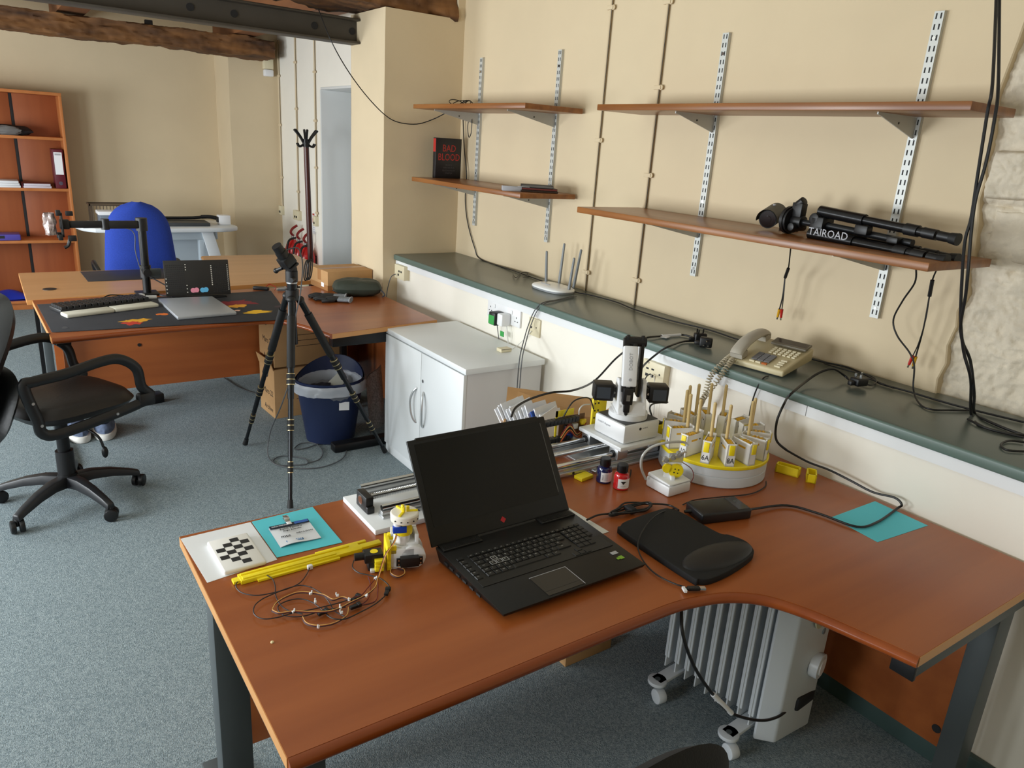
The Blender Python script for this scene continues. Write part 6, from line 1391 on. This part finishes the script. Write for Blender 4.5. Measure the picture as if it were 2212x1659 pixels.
for s_ in (-1, 1):
    y = s_ * .255
    ar = op(MB().tube([(x_, y_, z_ + .05) for x_, y_, z_ in [(-.215, y, .425), (-.225, y, .48), (-.260, y, .63), (-.225, y * 1.02, .645), (-.10, y * 1.04, .650), (.05, y * 1.04, .668), (.14, y * 1.03, .660), (.215, y * 1.02, .600), (.235, y, .51), (.275, y, .455), (.20, y, .430), (.0, y, .408), (-.16, y, .400)]], .018, n=10, closed=True, sm=5, flat=(.017, .023)), 'armrest', M_blk)
    op(MB().box(.21, y - .02, .465, .29, y + .02, .53), 'arm_end', M_blk, .012, ar)
    for x, z in ((-.22, .51), (-.242, .61), (.10, .470)): op(MB().cyl((x, y - s_ * .0, z), (x, y + s_ * .019, z), .006, n=10), 'bolt', M_alu, 0, ar)

# ---- blue chair
bc = thing('blue_chair', 'blue fabric office chair behind the back desk', 'office chair', (.905, 6.12, 0))
M_blue = mat('royal_blue_fabric', '#1f3fa4', .85, 0, .12, 150, .2, 300)
def bback(s_):
    def g(u, v):
        a = -1 + 2 * u; z = .50 + .64 * v
        wd = (.262 - .060 * v) * max(0.02, 1 - max(0, (v - .55) / .45) ** 3.2) ** .5
        k = math.sqrt(max(0, 1 - a ** 4)) * math.sqrt(max(0, 1 - max(0, v - .5) ** 4 * 16))
        return (a * wd, s_ * .040 * k + .05 * a * a - .05, z)
    return g
MB().grid(bback(1), 24, 24).grid(bback(-1), 24, 24).build('backrest', M_blue, bc)
slab((0, .24, .50), .48, .46, .09, math.radians(90), p=4).build('seat', M_blue, bc)
MB().cyl((0, .22, .06), (0, .22, .46), .03, n=14).build('gas_lift', M_blkm, bc)
MB().box(-.03, -.06, .40, .03, .24, .43).box(-.03, -.075, .40, .03, -.055, .7).build('back_bracket', M_blk, bc)
for k in range(5):
    a = 2 * PI * k / 5 + .3; MB().tube([(0, .22, .09), (.27 * math.cos(a), .22 + .27 * math.sin(a), .07)], .02, n=8).cyl((.27 * math.cos(a), .2 + .27 * math.sin(a), .028), (.27 * math.cos(a), .24 + .27 * math.sin(a), .028), .028, n=14).build('base_spoke', M_blk, bc)
for s_ in (-1, 1): MB().tube([(s_ * .27, .0, .60), (s_ * .29, .12, .66), (s_ * .29, .28, .66), (s_ * .27, .33, .55)], .016, n=8, sm=4).build('armrest', M_blk, bc)

# ---- white workstation with trimmer
ws = thing('white_workstation', 'white moulded workstation table against the back wall', 'table', (1.25, 7.35, 0))
def wp2(mb, n, m, bev=.0): return mb.build(n, m, ws, world=True, bev=bev)
M_ws = mat('white_moulded_top', '#dfe3e6', .4); M_wg = mat('pale_blue_grey_steel', '#b9c4cc', .45)
ro_ = [(.72, 7.05), (1.60, 7.03), (1.78, 7.05), (1.875, 7.12), (1.89, 7.22), (1.86, 7.35), (1.80, 7.62), (.72, 7.62)]
wp2(MB().prism([(p.x, p.y) for p in smooth([(x, y, 0) for x, y in ro_], 4, True)], .795, .835), 'worktop', M_ws, .012)
wp2(MB().box(.80, 7.12, .72, 1.70, 7.16, .795), 'front_rail', M_wg, .004)
for x in (.80, 1.54):
    wp2(MB().prism([(7.12, .0), (7.20, .0), (7.20, .72), (7.12, .72)], x, x + .04, Matrix(((0, 0, 1, 0), (1, 0, 0, 0), (0, 1, 0, 0), (0, 0, 0, 1)))), 'leg', M_wg, .003)
wp2(MB().add([(1.56, 7.10, .79), (1.66, 7.10, .79), (1.86, 7.10, .02), (1.76, 7.10, .02), (1.56, 7.14, .79), (1.66, 7.14, .79), (1.86, 7.14, .02), (1.76, 7.14, .02)], [(0, 1, 2, 3), (7, 6, 5, 4), (0, 4, 5, 1), (1, 5, 6, 2), (2, 6, 7, 3), (3, 7, 4, 0)]), 'splayed_leg', M_ws, .004)
wp2(MB().box(.84, 7.40, .10, 1.70, 7.42, .76), 'back_panel', M_wg)
tm = thing('paper_trimmer', 'dark paper trimmer with a black lever on the white workstation', 'paper trimmer', (1.40, 7.28, .836), rz=-.03)
MB().box(-.25, -.14, 0, .25, .12, .030).build('bed', mat('dark_grey_bed', '#3a3d40', .5), tm, bev=.004)
MB().tube([(-.24, .11, .045), (.15, .10, .048), (.24, .10, .062)], .014, n=8, sm=3).build('blade_arm', M_blk, tm)
MB().tube([(.22, .10, .058), (.30, .08, .06), (.36, .07, .045)], .018, n=8, sm=4).build('handle', M_blk, tm)
wb = thing('white_device', 'small white boxed device at the end of the white workstation', 'device', (1.80, 7.28, .836))
MB().box(-.05, -.05, 0, .05, .05, .085).build('case', M_wht, wb, bev=.005)
MB().box(-.062, -.03, .02, -.049, .03, .07).build('lens_block', M_blk, wb, bev=.004)
wb2 = thing('wire_basket', 'brown wire filing basket on the white workstation behind the blue chair', 'basket', (.92, 7.45, .836))
MB().box(-.20, -.10, .15, .20, -.09, .165).box(-.20, .09, .15, .20, .10, .165).box(-.20, -.10, .15, -.19, .10, .165).box(.19, -.10, .15, .20, .10, .165).box(-.19, -.09, 0, -.175, -.08, .15).box(.175, -.09, 0, .19, -.08, .15).box(-.19, .08, 0, -.175, .09, .15).box(.175, .08, 0, .19, .09, .15).build('frame', mat('dark_brown_wire', '#4a3b2c', .5), wb2)
for i in range(14): MB().cyl((-.17 + i * .026, -.095, .0), (-.17 + i * .026, -.095, .15), .003, n=6).build('wire', mat('dark_brown_wire', '#4a3b2c', .5), wb2)
tb2 = thing('plastic_tub', 'grey-blue plastic tub with a white rim on the white workstation', 'tub', (.90, 7.22, .836))
MB().box(-.13, -.08, 0, .13, .08, .10).build('body', mat('slate_tub', '#66707c', .5), tb2, bev=.01); MB().box(-.14, -.09, .095, .14, .09, .125).build('rim', M_wht, tb2, bev=.006)

# ---- bookcase and contents
bkc = thing('bookcase', 'tall beech bookcase standing against the back wall', 'bookcase', (.13, 8.05, 0))
def bp_(mb, n, m, bev=.0015): return mb.build(n, m, bkc, world=True, bev=bev)
bp_(MB().box(.630, 7.90, 0, .652, 8.215, 1.86), 'side_panel', M_bookc); bp_(MB().box(-.42, 7.90, 0, -.398, 8.215, 1.86), 'side_panel', M_bookc)
bp_(MB().box(-.42, 7.895, 1.86, .652, 8.215, 1.885), 'top_panel', M_bookc)
bp_(MB().box(-.398, 8.205, .05, .275, 8.212, 1.86), 'back_panel', M_bookb); bp_(MB().box(.30, 8.205, .05, .63, 8.212, 1.86), 'back_panel', M_bookb)
bp_(MB().box(.270, 8.208, .05, .305, 8.214, 1.86), 'back_gap', M_slot)
for z in (.06, .60, 1.055, 1.49): bp_(MB().box(-.398, 7.905, z, .63, 8.204, z + .024), 'shelf_board', M_bookc)
bp_(MB().box(-.398, 7.93, 0, .63, 7.945, .06), 'plinth', M_bookc)
bi = thing('lever_arch_file', 'maroon lever arch file with a white spine label in the bookcase', 'file', (.575, 8.00, 1.0795))
MB().box(-.040, -.07, 0, .042, .15, .335).build('case', mat('maroon_file', '#5e1626', .45), bi, bev=.003)
MB().box(-.030, -.0715, .12, .032, -.069, .31).build('spine_label', M_paper, bi); MB().cyl((.001, -.0725, .045), (.001, -.069, .045), .016, n=16).cyl((.001, -.073, .045), (.001, -.0724, .045), .010, n=16).build('finger_hole', M_chrome, bi)
MB().box(-.022, -.0722, .285, .024, -.0714, .300).build('label_print', M_gprint, bi)
for i, (x0, x1, n_, lab, c_) in enumerate(((.08, .27, 3, 'pile of white documents on the middle bookcase shelf', '#dedfe3'), (.29, .50, 2, 'pile of pale lilac papers beside the maroon file', '#cdc5d0'))):
    for k in range(n_): tag(MB().box(x0 + .004 * k, 7.915 + .006 * k, 1.0795 + k * .019, x1 - .006 * k, 8.15, 1.0975 + k * .019).build('document_stack', mat('stack_' + c_[1:], c_, .7), bev=.002), ('top of the ' if k == n_ - 1 else ('bottom of the ' if k == 0 else 'middle of the ')) + lab, 'documents', 'documents on the middle bookcase shelf' if i == 0 else 'papers beside the maroon file')
tag(MB().box(.28, 7.92, 1.0795, .285, 8.16, 1.12).box(.285, 7.93, 1.1180, .50, 8.1, 1.1195).build('maroon_folder', mat('maroon_file', '#5e1626', .45)), 'thin maroon folder lying over the lilac papers', 'folder')
for lab, c_, P_, s_ in (('dark fabric bundle on the top bookcase shelf', '#1d1c1e', (.22, 8.02, 1.553), (.20, .09, .045)), ('grey plastic wrapping lying on the dark bundle in the bookcase', '#6d6a68', (.22, 7.945, 1.552), (.11, .035, .038))):
    o = MB()
    def lump(u, v, P_=P_, s_=s_):
        a = 2 * PI * u; b = -PI / 2 + PI * v; q = Vector((math.cos(a) * math.cos(b) * 2, math.sin(a) * math.cos(b) * 2, math.sin(b) * 2 + P_[1] * 9)); k = 1 + .22 * NZ.noise(q * 1.5)
        return (P_[0] + s_[0] * k * math.cos(a) * math.cos(b), P_[1] + s_[1] * k * math.sin(a) * math.cos(b), max(1.5145, P_[2] + s_[2] * k * math.sin(b)))
    tag(o.grid(lump, 28, 14).build('fabric_bundle', mat('bundle_' + c_[1:], c_, .7), sharp=30), lab, 'bundle')
pf = thing('purple_folder', 'purple plastic folder lying on the lower bookcase shelf', 'folder', (.08, 8.0, .6245))
MB().box(-.16, -.09, 0, .14, .11, .055).build('cover', mat('purple_plastic', '#584ea6', .3), pf, bev=.012); MB().box(-.05, -.0915, .020, .02, -.089, .045).build('dark_mark', M_slot, pf)
tag(MB().grid(lambda u, v: (-.2 + .44 * u, 7.925 + .2 * v, .0845 + (.075 + .035 * math.sin(u * 7) * math.cos(v * 3)) * math.sin(PI * min(max(u, .02), .98)) ** .5 * math.sin(PI * min(max(v, .02), .98)) ** .4), 26, 14).grid(lambda u, v: (-.2 + .44 * u, 7.925 + .2 * v, .0842), 2, 2).build('blue_bag', mat('bright_blue_plastic', '#1f35a6', .4)), 'bright blue plastic bag on the bottom bookcase shelf', 'bag')

# ---- coat stand, extinguishers, sign
cs_ = thing('coat_stand', 'dark wooden coat stand with black hooks by the doorway', 'coat stand', (2.235, 6.20, 0))
MB().cyl((2.245, 6.20, .03), (2.213, 6.20, 1.60), .026, .022, n=14).build('pole', wood('dark_mahogany', '#54241c', '#401a14', 2, .35), cs_, world=True)
MB().cyl((2.213, 6.20, 1.585), (2.212, 6.20, 1.645), .030, n=14).build('hook_collar', M_blk, cs_, world=True)
for k in range(6):
    a = 2 * PI * k / 6 + .3; ca_, sa_ = math.cos(a), math.sin(a)
    MB().tube([(2.212 + .025 * ca_, 6.2 + .025 * sa_, 1.62), (2.212 + .05 * ca_, 6.2 + .05 * sa_, 1.66), (2.212 + .10 * ca_, 6.2 + .10 * sa_, 1.715)], .010, n=8, sm=3).build('hook', M_blk, cs_, world=True)
    MB().tube([(2.212 + .025 * ca_, 6.2 + .025 * sa_, 1.60), (2.212 + .06 * ca_, 6.2 + .06 * sa_, 1.585), (2.212 + .08 * ca_, 6.2 + .08 * sa_, 1.61)], .008, n=8, sm=3).build('lower_hook', M_blk, cs_, world=True)
MB().lathe([(.16, 0), (.16, .02), (.04, .05), (.03, .06)], 24, T(2.245, 6.2, 0)).build('base', M_blk, cs_, world=True)
for i, (x, y, h_, lab) in enumerate(((2.41, 7.16, .44, 'red fire extinguisher with a cream label band, nearest the far pier'), (2.41, 6.98, .43, 'red fire extinguisher in the middle of the three, with a black hose'), (2.41, 6.80, .42, 'red fire extinguisher partly behind the coat stand'))):
    e = thing('fire_extinguisher', lab, 'fire extinguisher', (x, y, .20))
    MB().box(.06, -.02, .05, .088, .02, .40).build('wall_bracket', M_blk, e)
    MB().lathe([(.075, 0), (.080, .01), (.080, h_ - .03), (.066, h_ + .02), (.03, h_ + .05), (.022, h_ + .065)], 26).build('cylinder', M_red, e)
    MB().cyl((0, 0, h_ + .06), (0, 0, h_ + .10), .020, n=12).build('valve', M_chrome, e)
    MB().tube([(0, 0, h_ + .10), (-.03, -.02, h_ + .135), (-.005, -.005, h_ + .17), (.035, -.02, h_ + .20)], .012, n=8, sm=3).build('handle', mat('dark_red_handle', '#7e1414', .4), e)
    MB().tube([(.02, -.01, h_ + .08), (-.06, -.05, h_ + .06), (-.085, -.06, h_ - .05), (-.085, -.06, max(.02, h_ - .25))], .010, n=8, sm=4).build('hose', M_rub, e)
    MB().lathe([(.0805, .18), (.0805, .30)] if i == 0 else [(.0805, .1), (.0805, .22)], 26).build('label_band', M_ivory, e)
sg = thing('safety_sign', 'narrow white and red safety sign on the wall above the extinguishers', 'sign', (2.497, 6.83, .90))
MB().box(2.494, 6.80, .80, 2.4995, 6.86, .99).build('panel', M_wht, sg, world=True)
MB().box(2.4935, 6.805, .90, 2.4942, 6.855, .985).build('red_field', mat('sign_red', '#b33a2c', .5), sg, world=True)
MB().box(2.4928, 6.815, .92, 2.4936, 6.83, .97).box(2.4928, 6.835, .94, 2.4936, 6.848, .97).build('pictogram', M_paper, sg, world=True)
for k in range(4): MB().box(2.4935, 6.81, .82 + k * .018, 2.4942, 6.85, .826 + k * .018).build('text_line', M_gprint, sg, world=True)
